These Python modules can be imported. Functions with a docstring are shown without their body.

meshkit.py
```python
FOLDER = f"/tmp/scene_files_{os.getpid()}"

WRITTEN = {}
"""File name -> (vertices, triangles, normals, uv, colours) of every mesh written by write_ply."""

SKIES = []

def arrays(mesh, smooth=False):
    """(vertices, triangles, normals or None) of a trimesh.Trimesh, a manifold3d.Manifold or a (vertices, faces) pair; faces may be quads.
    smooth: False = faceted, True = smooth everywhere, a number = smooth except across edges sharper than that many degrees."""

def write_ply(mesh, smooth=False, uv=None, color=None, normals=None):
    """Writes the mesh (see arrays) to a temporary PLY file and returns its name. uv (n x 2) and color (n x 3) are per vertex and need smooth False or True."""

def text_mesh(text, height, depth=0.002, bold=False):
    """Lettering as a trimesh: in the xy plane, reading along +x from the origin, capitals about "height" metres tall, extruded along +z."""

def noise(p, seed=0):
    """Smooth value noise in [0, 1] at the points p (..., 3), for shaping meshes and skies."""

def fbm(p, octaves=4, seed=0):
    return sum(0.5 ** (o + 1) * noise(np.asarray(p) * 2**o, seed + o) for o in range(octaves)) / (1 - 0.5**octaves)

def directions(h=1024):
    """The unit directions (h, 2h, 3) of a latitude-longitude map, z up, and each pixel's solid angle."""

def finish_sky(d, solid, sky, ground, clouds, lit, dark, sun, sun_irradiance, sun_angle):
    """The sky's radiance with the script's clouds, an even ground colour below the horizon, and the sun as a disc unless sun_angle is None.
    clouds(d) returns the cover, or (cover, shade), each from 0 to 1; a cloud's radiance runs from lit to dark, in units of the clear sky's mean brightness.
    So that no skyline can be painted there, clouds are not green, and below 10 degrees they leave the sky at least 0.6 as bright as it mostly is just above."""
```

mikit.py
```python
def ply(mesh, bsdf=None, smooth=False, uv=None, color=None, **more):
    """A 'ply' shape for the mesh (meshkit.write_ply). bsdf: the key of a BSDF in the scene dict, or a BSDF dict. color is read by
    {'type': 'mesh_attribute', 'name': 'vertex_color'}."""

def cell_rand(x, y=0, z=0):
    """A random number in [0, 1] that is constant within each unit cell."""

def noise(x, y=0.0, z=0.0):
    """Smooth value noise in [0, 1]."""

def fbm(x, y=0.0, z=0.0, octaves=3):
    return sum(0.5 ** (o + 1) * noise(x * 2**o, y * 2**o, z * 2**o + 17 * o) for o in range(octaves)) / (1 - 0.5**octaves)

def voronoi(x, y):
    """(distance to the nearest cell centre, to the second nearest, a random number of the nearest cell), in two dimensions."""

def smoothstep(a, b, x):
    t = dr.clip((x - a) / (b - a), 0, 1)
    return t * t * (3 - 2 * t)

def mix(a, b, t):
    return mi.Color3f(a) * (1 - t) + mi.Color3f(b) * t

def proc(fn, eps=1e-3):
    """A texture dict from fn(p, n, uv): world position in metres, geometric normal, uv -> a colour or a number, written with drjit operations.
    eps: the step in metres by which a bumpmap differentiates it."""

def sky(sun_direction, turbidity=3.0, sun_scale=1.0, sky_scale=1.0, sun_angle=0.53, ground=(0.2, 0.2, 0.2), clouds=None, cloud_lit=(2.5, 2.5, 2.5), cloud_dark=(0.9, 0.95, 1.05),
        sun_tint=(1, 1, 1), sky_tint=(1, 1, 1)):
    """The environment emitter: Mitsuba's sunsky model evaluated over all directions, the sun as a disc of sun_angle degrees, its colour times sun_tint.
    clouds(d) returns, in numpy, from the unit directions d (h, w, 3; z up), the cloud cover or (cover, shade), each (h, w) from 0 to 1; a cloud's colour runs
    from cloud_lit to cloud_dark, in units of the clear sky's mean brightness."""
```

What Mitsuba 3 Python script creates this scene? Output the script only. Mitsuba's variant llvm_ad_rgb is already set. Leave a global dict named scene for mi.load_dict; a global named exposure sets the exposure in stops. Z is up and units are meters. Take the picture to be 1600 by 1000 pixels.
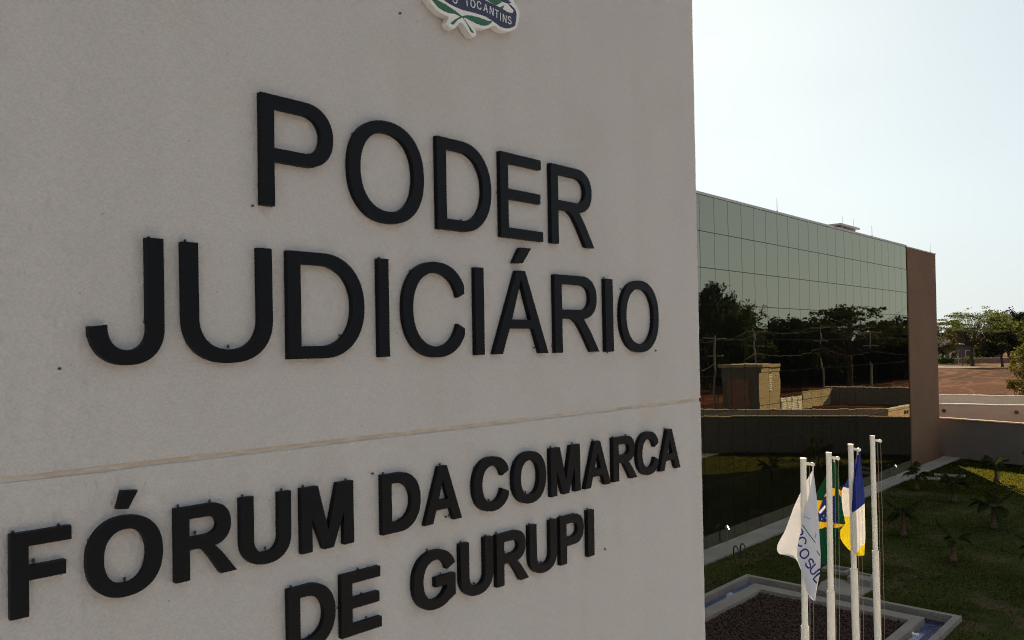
import math, random
import numpy as np, trimesh
import drjit as dr
import mitsuba as mi
import mikit, meshkit
from shapely.geometry import Polygon, box as sbox, Point, LineString, MultiPolygon
from shapely import affinity
from shapely.ops import unary_union

scene, labels = {}, {}
rng = np.random.default_rng(7)
T = mi.ScalarTransform4f

# ---------------------------------------------------------------- camera, sky, exposure
# world: X runs along the lettered wall and the glass front, Y into the buildings, Z up (metres)
CAM = np.array([0.0, 0.0, 7.5])
RIGHT = np.array([0.682414462, -0.730753442, -0.01760424])
UP = np.array([0.00170142, -0.02249553, 0.99974550])
FWD = np.array([0.730963479, 0.682270737, 0.014107957])
FOCAL = 1240.0                      # in pixels of a 1600 wide picture
scene['camera'] = {
    'type': 'perspective', 'fov': math.degrees(2 * math.atan(800 / FOCAL)), 'fov_axis': 'x',
    'principal_point_offset_y': -26.4 / 1000, 'near_clip': 0.05, 'far_clip': 6000.0,
    'to_world': T().look_at(origin=CAM.tolist(), target=(CAM + FWD).tolist(), up=UP.tolist())}

SUN_AZ, SUN_EL = math.radians(30.8), math.radians(28.6)
sun_dir = [math.cos(SUN_EL) * math.cos(SUN_AZ), math.cos(SUN_EL) * math.sin(SUN_AZ), math.sin(SUN_EL)]
scene['sky'] = mikit.sky(sun_dir, turbidity=3.5, sun_scale=1.6, sky_scale=0.8, sun_tint=(1.0, 0.95, 0.86), sky_tint=(0.95, 1.0, 1.05),
                         clouds=lambda d: np.clip(0.60 + 0.32 * np.exp(-np.abs(d[..., 2]) / 0.20) + 0.22 * (meshkit.fbm(d * np.array([2.2, 2.2, 6.0]) + 4.0, 4) - 0.5), 0, 1), cloud_lit=(2.14, 2.30, 2.34), ground=(0.22, 0.20, 0.17))
exposure = 2.3


# ---------------------------------------------------------------- helpers
def at(x, y, D):
    """the point D metres away (level distance) in the direction of a pixel of the surveyed 1600x1000 picture"""
    d = FWD + (x - 800) / FOCAL * RIGHT - (y - 526.4) / FOCAL * UP
    return CAM + d * (D / math.hypot(d[0], d[1]))


FACADE_Y = 14.71


def mirrored(x, y, D):
    p = at(x, y, D)
    return np.array([p[0], 2 * FACADE_Y - p[1], p[2]])


taken = {}


def numbered(name):
    n = taken.get(name, 0)
    taken[name] = n + 1
    return name if n == 0 else f'{name}_{n:03d}'


def put(key, mesh, bsdf, smooth=False, **kw):
    key = numbered(key)
    scene[key] = mikit.ply(mesh, bsdf, smooth=smooth, **kw)
    return key


def thing(name, label, category, group=None, kind=None):
    key = numbered(name)
    labels[key] = {'label': label, 'category': category}
    if group:
        labels[key]['group'] = group
    if kind:
        labels[key]['kind'] = kind
    return key


def structure(name, mesh, bsdf, smooth=False, label=None, kind='structure', **kw):
    key = put(name, mesh, bsdf, smooth, **kw)
    labels[key] = {'kind': kind}
    if label:
        labels[key]['label'] = label
    return key


def bx(x0, x1, y0, y1, z0, z1):
    m = trimesh.creation.box(extents=(x1 - x0, y1 - y0, z1 - z0))
    m.apply_translation(((x0 + x1) / 2, (y0 + y1) / 2, (z0 + z1) / 2))
    return m


def cat(*ms):
    return trimesh.util.concatenate([m for m in ms])


def tube(points, radii, sides=8, caps=True):
    p = np.asarray(points, float)
    r = np.broadcast_to(radii, (len(p),))
    t = np.gradient(p, axis=0)
    t /= np.linalg.norm(t, axis=1, keepdims=True) + 1e-12
    ref = np.array([0, 0, 1.0]) if abs(t[:, 2]).mean() < 0.8 else np.array([1.0, 0, 0])
    a = np.cross(t, ref)
    a /= np.linalg.norm(a, axis=1, keepdims=True) + 1e-12
    b = np.cross(t, a)
    ang = np.arange(sides) * 2 * np.pi / sides
    v = (p[:, None] + r[:, None, None] * (np.cos(ang)[None, :, None] * a[:, None] + np.sin(ang)[None, :, None] * b[:, None])).reshape(-1, 3)
    f = []
    n = len(p)
    for i in range(n - 1):
        for j in range(sides):
            q = [i * sides + j, i * sides + (j + 1) % sides, (i + 1) * sides + (j + 1) % sides, (i + 1) * sides + j]
            f += [[q[0], q[2], q[1]], [q[0], q[3], q[2]]]
    if caps:
        v = np.vstack([v, p[:1], p[-1:]])
        for j in range(sides):
            f += [[n * sides, j, (j + 1) % sides], [n * sides + 1, (n - 1) * sides + (j + 1) % sides, (n - 1) * sides + j]]
    m = trimesh.Trimesh(v, np.array(f), process=False)
    return m


def extrude_xz(poly, y_front, y_back):
    """a polygon given in (X, Z), extruded along Y"""
    out = []
    for g in getattr(poly, 'geoms', [poly]):
        if g.is_empty or g.area < 1e-8:
            continue
        m = trimesh.creation.extrude_polygon(g, y_back - y_front, engine='earcut')
        v = np.array(m.vertices)
        m2 = trimesh.Trimesh(np.stack([v[:, 0], y_front + v[:, 2], v[:, 1]], 1), np.array(m.faces)[:, ::-1], process=False)
        out.append(m2)
    return cat(*out)


def extrude_xy(poly, z0, z1):
    out = []
    for g in getattr(poly, 'geoms', [poly]):
        m = trimesh.creation.extrude_polygon(g, z1 - z0, engine='earcut')
        m.apply_translation((0, 0, z0))
        out.append(m)
    return cat(*out)


def flat_xy(poly, z):
    v, f = trimesh.creation.triangulate_polygon(poly, engine='earcut')
    v3 = np.column_stack([v, np.full(len(v), z)])
    m = trimesh.Trimesh(v3, f, process=False)
    if m.face_normals[:, 2].mean() < 0:
        m = trimesh.Trimesh(v3, np.array(f)[:, ::-1], process=False)
    return m


# ---------------------------------------------------------------- materials
N, F, V, SS, MIX = mikit.noise, mikit.fbm, mikit.voronoi, mikit.smoothstep, mikit.mix


def rough(color, roughness=0.7, spec=0.3, **kw):
    return {'type': 'twosided', 'bsdf': {'type': 'principled', 'base_color': color if isinstance(color, dict) else {'type': 'rgb', 'value': list(color)},
                                         'roughness': roughness, 'specular': spec, **kw}}


def bumped(color, fn, scale, roughness=0.8, spec=0.25, eps=1e-3):
    return {'type': 'twosided', 'bsdf': {'type': 'bumpmap', 'arbitrary': mikit.proc(fn, eps=eps), 'scale': scale,
            'bsdf': {'type': 'principled', 'base_color': color if isinstance(color, dict) else {'type': 'rgb', 'value': list(color)}, 'roughness': roughness, 'specular': spec}}}


def render_color(p, n, uv):
    grain = F(p.x * 150, p.y * 150, p.z * 110, octaves=2)
    cloud = F(p.x * 1.3 + 5, p.z * 1.1, p.y, octaves=3)
    streak = N(p.x * 9, p.z * 0.45, 3.0)
    d1, d2, r = V(p.x * 16, p.z * 16)
    speck = SS(0.09, 0.04, d1) * SS(0.985, 0.99, r)
    c = MIX((0.412, 0.406, 0.405), (0.436, 0.430, 0.429), cloud)
    c = c * (0.87 + 0.21 * grain) * (0.98 + 0.04 * streak)
    stain = SS(0.60, 0.78, F(p.x * 2.6, p.z * 2.2, 9.0, octaves=3))
    c = MIX(c, c * mi.Color3f(0.99, 0.98, 0.965), stain)
    return c * (1 - 0.45 * speck)


def render_bump(p, n, uv):
    return F(p.x * 85, p.y * 85, p.z * 48, octaves=3) + 0.5 * SS(0.62, 0.85, N(p.x * 120 + 2 * N(p.z * 20, p.x * 10), p.z * 34, p.y * 120))


scene['mat_render'] = bumped(mikit.proc(render_color), render_bump, 0.0055, 0.9, 0.15, eps=8e-4)


def sealant_color(p, n, uv):
    k = F(p.x * 14, p.z * 60, 2.0, octaves=3)
    return MIX((0.40, 0.35, 0.295), (0.45, 0.425, 0.395), SS(0.3, 0.7, k))


scene['mat_sealant'] = bumped(mikit.proc(sealant_color), lambda p, n, uv: F(p.x * 40, p.z * 120, p.y, octaves=2), 0.004)


def letter_color(p, n, uv):
    k = F(p.x * 40, p.z * 40, p.y * 40, octaves=3)
    return MIX((0.0032, 0.0044, 0.0066), (0.0052, 0.0066, 0.0092), k)


scene['mat_letter'] = rough(mikit.proc(letter_color), 0.45, 0.11)
scene['mat_pin'] = rough((0.03, 0.03, 0.03), 0.5, 0.4)
scene['mat_emblem_white'] = rough((0.56, 0.58, 0.58), 0.5, 0.4)
scene['mat_emblem_green'] = rough((0.014, 0.085, 0.042), 0.4, 0.4)
scene['mat_emblem_navy'] = rough((0.016, 0.016, 0.055), 0.4, 0.4)
scene['mat_glass'] = {'type': 'plastic', 'diffuse_reflectance': {'type': 'rgb', 'value': [0.006, 0.0055, 0.005]}, 'int_ior': 2.75,
                      'specular_reflectance': {'type': 'rgb', 'value': [1.0, 1.0, 0.76]}}
scene['mat_gap'] = rough((0.012, 0.012, 0.012), 0.6, 0.2)
scene['mat_coping_metal'] = rough((0.36, 0.36, 0.35), 0.45, 0.5)


def brown_color(p, n, uv):
    k = F(p.x * 0.8, p.y * 0.8, p.z * 0.5, octaves=3)
    g = F(p.x * 40, p.y * 40, p.z * 30, octaves=2)
    low_dark = SS(2.2, 0.2, p.z + 1.4 * F(p.x * 0.7, 0.0, p.z * 0.4))  # colour darkens unevenly towards the foot of the wall
    return MIX((0.140, 0.078, 0.044), (0.175, 0.101, 0.059), k) * (0.85 + 0.3 * g) * (1 - 0.25 * low_dark)


scene['mat_brown'] = bumped(mikit.proc(brown_color), lambda p, n, uv: F(p.x * 60, p.y * 60, p.z * 40, octaves=2), 0.004)


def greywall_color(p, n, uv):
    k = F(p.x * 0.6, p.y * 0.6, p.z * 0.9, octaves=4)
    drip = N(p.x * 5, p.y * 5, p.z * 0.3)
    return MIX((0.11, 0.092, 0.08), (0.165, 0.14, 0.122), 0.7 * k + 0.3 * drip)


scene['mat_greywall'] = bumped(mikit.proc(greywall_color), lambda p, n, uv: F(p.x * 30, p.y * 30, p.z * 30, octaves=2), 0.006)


def beige_color(p, n, uv):
    k = F(p.x * 0.5, p.y * 0.5, p.z * 1.2, octaves=4)
    return MIX((0.49, 0.355, 0.255), (0.56, 0.425, 0.31), k)


scene['mat_plaster'] = rough(mikit.proc(lambda p, n, uv: MIX((0.33, 0.275, 0.195), (0.40, 0.335, 0.24), F(p.x * 0.5, p.y * 0.5, p.z * 1.2, octaves=4))), 0.9, 0.1)
scene['mat_cream'] = rough(mikit.proc(lambda p, n, uv: MIX((0.60, 0.53, 0.40), (0.68, 0.60, 0.46), F(p.x * 0.5, p.y * 0.5, p.z * 1.2, octaves=4))), 0.9, 0.1)
scene['mat_beige'] = bumped(mikit.proc(beige_color), lambda p, n, uv: F(p.x * 30, p.y * 30, p.z * 30, octaves=2), 0.006)


def concrete_color(p, n, uv):
    k = F(p.x * 1.7, p.y * 1.7, p.z * 2, octaves=4)
    g = F(p.x * 35, p.y * 35, p.z * 35, octaves=2)
    return MIX((0.15, 0.13, 0.11), (0.235, 0.206, 0.174), k) * (0.8 + 0.4 * g)


scene['mat_concrete'] = bumped(mikit.proc(concrete_color), lambda p, n, uv: F(p.x * 50, p.y * 50, p.z * 50, octaves=2), 0.004)


def court_color(p, n, uv):
    k = F(p.x * 0.4, p.y * 0.4, octaves=4)
    return MIX((0.36, 0.35, 0.325), (0.45, 0.435, 0.41), k)


scene['mat_court'] = rough(mikit.proc(court_color), 0.9, 0.1)


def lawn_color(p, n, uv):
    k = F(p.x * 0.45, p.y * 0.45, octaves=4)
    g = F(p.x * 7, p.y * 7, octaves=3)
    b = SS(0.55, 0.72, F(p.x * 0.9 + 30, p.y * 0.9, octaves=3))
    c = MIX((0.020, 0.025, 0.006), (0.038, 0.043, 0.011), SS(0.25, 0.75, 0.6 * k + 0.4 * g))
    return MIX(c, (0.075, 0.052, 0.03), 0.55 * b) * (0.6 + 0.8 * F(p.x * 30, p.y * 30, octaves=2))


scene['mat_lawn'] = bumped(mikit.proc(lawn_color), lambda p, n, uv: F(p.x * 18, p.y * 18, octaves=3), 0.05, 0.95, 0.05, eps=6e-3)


def dirt_color(p, n, uv):
    k = F(p.x * 0.09, p.y * 0.05, octaves=4)
    # wheel tracks: bands that wander over the field
    wx, wy = 2.2 * F(p.x * 0.05, p.y * 0.08, 3.0, octaves=2), 2.2 * F(p.x * 0.05 + 40, p.y * 0.08, 8.0, octaves=2)
    r1 = 1 - dr.abs(2 * N(p.x * 0.055 + wx, p.y * 0.20 + wy, 1.0) - 1)
    r2 = 1 - dr.abs(2 * N(p.x * 0.10 + wy, p.y * 0.33 - p.x * 0.04 + wx, 5.0) - 1)
    band, band2 = SS(0.80, 0.97, r1), SS(0.84, 0.98, r2)
    c = MIX((0.030, 0.0092, 0.0048), (0.064, 0.0198, 0.0102), SS(0.35, 0.65, k))
    c = MIX(c, (0.125, 0.053, 0.030), 0.75 * dr.maximum(band, 0.8 * band2))
    grass = SS(0.50, 0.66, F(p.x * 0.04 + 3, p.y * 0.05 + 8, octaves=3)) * SS(150, 168, p.x * 0.9 + p.y * 0.42)
    c = MIX(c, (0.14, 0.095, 0.04), 0.8 * grass)
    return c * (0.75 + 0.5 * F(p.x * 2.5, p.y * 2.5, octaves=3))


scene['mat_dirt'] = bumped(mikit.proc(dirt_color), lambda p, n, uv: F(p.x * 0.5, p.y * 0.35, octaves=4), 0.35, 0.95, 0.05, eps=5e-2)
scene['mat_asphalt'] = rough(mikit.proc(lambda p, n, uv: MIX((0.20, 0.19, 0.19), (0.30, 0.28, 0.27), F(p.x * 0.5, p.y * 0.5, octaves=3))), 0.8, 0.3)
scene['mat_pole'] = rough(mikit.proc(lambda p, n, uv: MIX((0.64, 0.61, 0.53), (0.70, 0.67, 0.59), F(p.x * 12, p.y * 12, p.z * 2.2, octaves=3))), 0.45, 0.4)
scene['mat_rope'] = rough((0.26, 0.21, 0.16), 0.9, 0.1)
scene['mat_rail'] = rough((0.012, 0.018, 0.016), 0.4, 0.4)
scene['mat_basin_blue'] = rough(mikit.proc(lambda p, n, uv: MIX((0.014, 0.032, 0.115), (0.026, 0.055, 0.17), F(p.x * 3, p.y * 3, octaves=3))), 0.6, 0.3)
scene['mat_water'] = {'type': 'bumpmap', 'arbitrary': mikit.proc(lambda p, n, uv: F(p.x * 3, p.y * 3, octaves=3), eps=5e-3), 'scale': 0.0012,
                      'bsdf': {'type': 'dielectric', 'int_ior': 1.33}}
scene['mat_stone'] = rough(mikit.proc(lambda p, n, uv: MIX((0.022, 0.012, 0.009), (0.066, 0.039, 0.030), mikit.cell_rand(p.x * 22, p.y * 22, p.z * 10))), 0.85, 0.2)
scene['mat_bark'] = bumped(mikit.proc(lambda p, n, uv: MIX((0.026, 0.018, 0.013), (0.065, 0.047, 0.035), F(p.x * 6, p.y * 6, p.z * 2, octaves=3))),
                           lambda p, n, uv: F(p.x * 12, p.y * 12, p.z * 4, octaves=3), 0.05, eps=5e-3)
scene['mat_palm_trunk'] = rough(mikit.proc(lambda p, n, uv: MIX((0.04, 0.025, 0.018), (0.13, 0.08, 0.055), F(p.x * 25, p.y * 25, p.z * 30, octaves=2))), 0.9, 0.1)
scene['mat_leaf'] = {'type': 'principledthin', 'base_color': {'type': 'mesh_attribute', 'name': 'vertex_color'}, 'roughness': 0.6, 'diff_trans': 0.9, 'spec_trans': 0.0}
scene['mat_grass'] = {'type': 'principledthin', 'base_color': {'type': 'mesh_attribute', 'name': 'vertex_color'}, 'roughness': 0.7, 'diff_trans': 2.0, 'spec_trans': 0.0}
scene['mat_cloth'] = {'type': 'principledthin', 'base_color': {'type': 'mesh_attribute', 'name': 'vertex_color'}, 'roughness': 0.8, 'diff_trans': 0.65, 'spec_trans': 0.0}
scene['mat_wire'] = rough((0.14, 0.13, 0.125), 0.6, 0.2)
scene['mat_white_paint'] = rough((0.74, 0.72, 0.68), 0.6, 0.3)
scene['mat_dark_metal'] = rough((0.05, 0.05, 0.05), 0.5, 0.4)
scene['mat_grey_metal'] = rough((0.20, 0.20, 0.195), 0.5, 0.4)
scene['mat_window'] = rough((0.02, 0.025, 0.035), 0.1, 0.6)
scene['mat_house_blue'] = rough((0.30, 0.38, 0.48), 0.8, 0.2)
scene['mat_house_white'] = rough((0.62, 0.60, 0.56), 0.8, 0.2)
scene['mat_house_dark'] = rough((0.10, 0.085, 0.08), 0.8, 0.2)
scene['mat_redwall'] = rough(mikit.proc(lambda p, n, uv: MIX((0.20, 0.10, 0.075), (0.30, 0.17, 0.13), F(p.x * 0.7, p.y * 0.7, p.z * 2, octaves=3))), 0.9, 0.1)
scene['mat_tank'] = rough((0.26, 0.20, 0.18), 0.8, 0.2)
scene['mat_tile_roof'] = rough((0.30, 0.15, 0.10), 0.9, 0.1)
scene['mat_lamp_body'] = rough((0.10, 0.10, 0.10), 0.5, 0.4)

# ---------------------------------------------------------------- ground
# the court of the building lies lower than the field outside its retaining wall
WALL_LINE = np.array([(57.6, 24.0), (56.9, 17.5), (56.45, 15.3), (56.0, 13.85), (54.75, 10.0), (52.3, 5.7), (48.95, 0.9), (45.0, -4.6), (38.0, -14.0), (20.0, -34.0), (-40.0, -60.0)])


def wall_x(y):
    o = np.argsort(WALL_LINE[:, 1])
    return np.interp(y, WALL_LINE[o, 1], WALL_LINE[o, 0])


def smooth01(a, b, x):
    t = np.clip((np.asarray(x, float) - a) / (b - a), 0, 1)
    return t * t * (3 - 2 * t)


def terrain(x, y):
    x, y = np.asarray(x, float), np.asarray(y, float)
    s = x - wall_x(y)
    d = x * 0.9 + y * 0.42
    bumps = 0.35 * (meshkit.fbm(np.stack([x * 0.06, y * 0.06, 0 * x], -1), 3) - 0.5) * smooth01(75, 100, d) * smooth01(300, 150, d)
    pit = np.where((x > 13.5) & (x < 50.5) & (y > 3.5) & (y < 13.9), -0.9, 0.0)
    return smooth01(1.3, 3.2, s) * (1.0 + 1.5 * smooth01(88, 156, d)) + bumps + pit


def axis(lo, hi, fine0, fine1):
    a = list(np.arange(fine0, fine1 + 0.01, 1.0))
    s, x = 1.3, fine1
    while x < hi:
        x += s
        s *= 1.18
        a.append(x)
    s, x = 1.3, fine0
    while x > lo:
        x -= s
        s *= 1.18
        a.insert(0, x)
    return np.array(a)


gx, gy = axis(-900, 5000, 12, 150), axis(-4000, 4000, -50, 60)
XX, YY = np.meshgrid(gx, gy, indexing='ij')
ZZ = terrain(XX, YY)
idx = np.arange(XX.size).reshape(XX.shape)
quads = np.stack([idx[:-1, :-1], idx[1:, :-1], idx[1:, 1:], idx[:-1, 1:]], -1).reshape(-1, 4)
structure('ground', (np.stack([XX, YY, ZZ], -1).reshape(-1, 3), quads), 'mat_dirt', smooth=True, label='bare red earth with pale wheel tracks beyond the walls')

OUT = Polygon([(23.64, 5.84), (23.64, 12.0), (13.0, 12.0), (13.0, 5.84)])
lawn_poly = Polygon([(14.0, 14.69), (14.0, 2.6), (50.1, 2.6), (52.35, 5.7), (54.8, 10.0), (56.0, 13.7), (56.3, 14.69)]).difference(OUT.buffer(-0.01))
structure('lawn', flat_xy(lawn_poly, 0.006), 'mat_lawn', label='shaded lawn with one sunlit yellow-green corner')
structure('plaza', flat_xy(Polygon([(-60, 2.55), (-60, -45), (10, -34), (37, -13.5), (48.5, 0.8), (49.5, 2.55)]), 0.006), 'mat_court', label='pale paved court in front of the lettered wall')
structure('plaza', flat_xy(Polygon([(13.95, 14.6), (-60, 14.6), (-60, 2.56), (13.95, 2.56)]), 0.010), 'mat_court')
# pavement along the glass front, in slabs
pav = []
for x0 in np.arange(14.0, 56.2, 1.5):
    x1 = min(x0 + 1.488, 56.35)
    wob = 0.004 * rng.random()
    pav.append((x0, x1, wob))
pk = thing('pavement', 'grey concrete pavement strip along the foot of the glass front', 'pavement', kind='structure')
for x0, x1, wob in pav:
    y0 = 13.74 if x1 < 44 else 13.74 - 0.10 * (x1 - 44) / 12
    put(f'{pk}__slab', bx(x0, x1, y0, 14.70, 0.0, 0.075 + wob), 'mat_concrete')

# ---------------------------------------------------------------- lettered wall
WY = 3.5


def ragged(xs, fn):
    return [(x, fn(x)) for x in xs]


blk = thing('entrance_block', 'pale textured rendered wall carrying the black lettering and emblem', 'building')
zs_up = np.arange(7.040, 12.41, 0.035)
zs_lo = np.arange(0.0, 7.008, 0.035)


def edge_noise(z, seed):
    return 0.006 * (meshkit.fbm(np.stack([z * 9, z * 0, z * 0 + seed], -1), 4) - 0.5) + 0.004 * (meshkit.noise(np.stack([z * 55, z * 0, z * 0 + seed], -1)) - 0.5)


xs_joint = np.arange(-3.2, 6.12, 0.02)
jn = lambda x, s: 0.008 * (meshkit.fbm(np.stack([x * 4, x * 0, x * 0 + s], -1), 5) - 0.5)
up_poly = Polygon([(-3.2, 12.4)] + [(x, z) for x, z in zip(xs_joint, 7.042 + jn(xs_joint, 1.3))] + [(6.12 + e, z) for z, e in zip(zs_up, edge_noise(zs_up, 2.0))] + [(6.12, 12.4)])
lo_poly = Polygon([(-3.2, 0.0), (6.12, 0.0)] + [(6.12 + e, z) for z, e in zip(zs_lo, edge_noise(zs_lo, 4.0))] + [(x, z) for x, z in zip(xs_joint[::-1], (7.016 + jn(xs_joint, 8.1))[::-1])])
put(f'{blk}__upper_wall', extrude_xz(up_poly.buffer(0), WY, WY + 1.2), 'mat_render')
put(f'{blk}__lower_wall', extrude_xz(lo_poly.buffer(0), WY, WY + 1.2), 'mat_render')
put(f'{blk}__joint', bx(-3.2, 6.112, WY + 0.009, WY + 1.19, 7.0, 7.06), 'mat_sealant')


# letters: a hand-drawn grotesque, in units where a capital is 1466 high
def rect(x0, y0, x1, y1):
    return sbox(x0, y0, x1, y1)


def sup(cx, cy, rx, ry, n=2.25, k=72):
    a = np.linspace(0, 2 * np.pi, k, endpoint=False)
    c, s = np.cos(a), np.sin(a)
    return Polygon(np.stack([cx + rx * np.sign(c) * abs(c) ** (2 / n), cy + ry * np.sign(s) * abs(s) ** (2 / n)], 1))


def bowl(x0, y0, x1, y1, rx, n=2.15):
    """a box whose right side is a half superellipse"""
    cy, ry = (y0 + y1) / 2, (y1 - y0) / 2
    return unary_union([rect(x0, y0, x1 - rx, y1), sup(x1 - rx, cy, rx, ry, n).intersection(rect(x1 - rx - 1, y0 - 5, x1 + 5, y1 + 5))])


def P_(*p):
    return Polygon(p)


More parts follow.
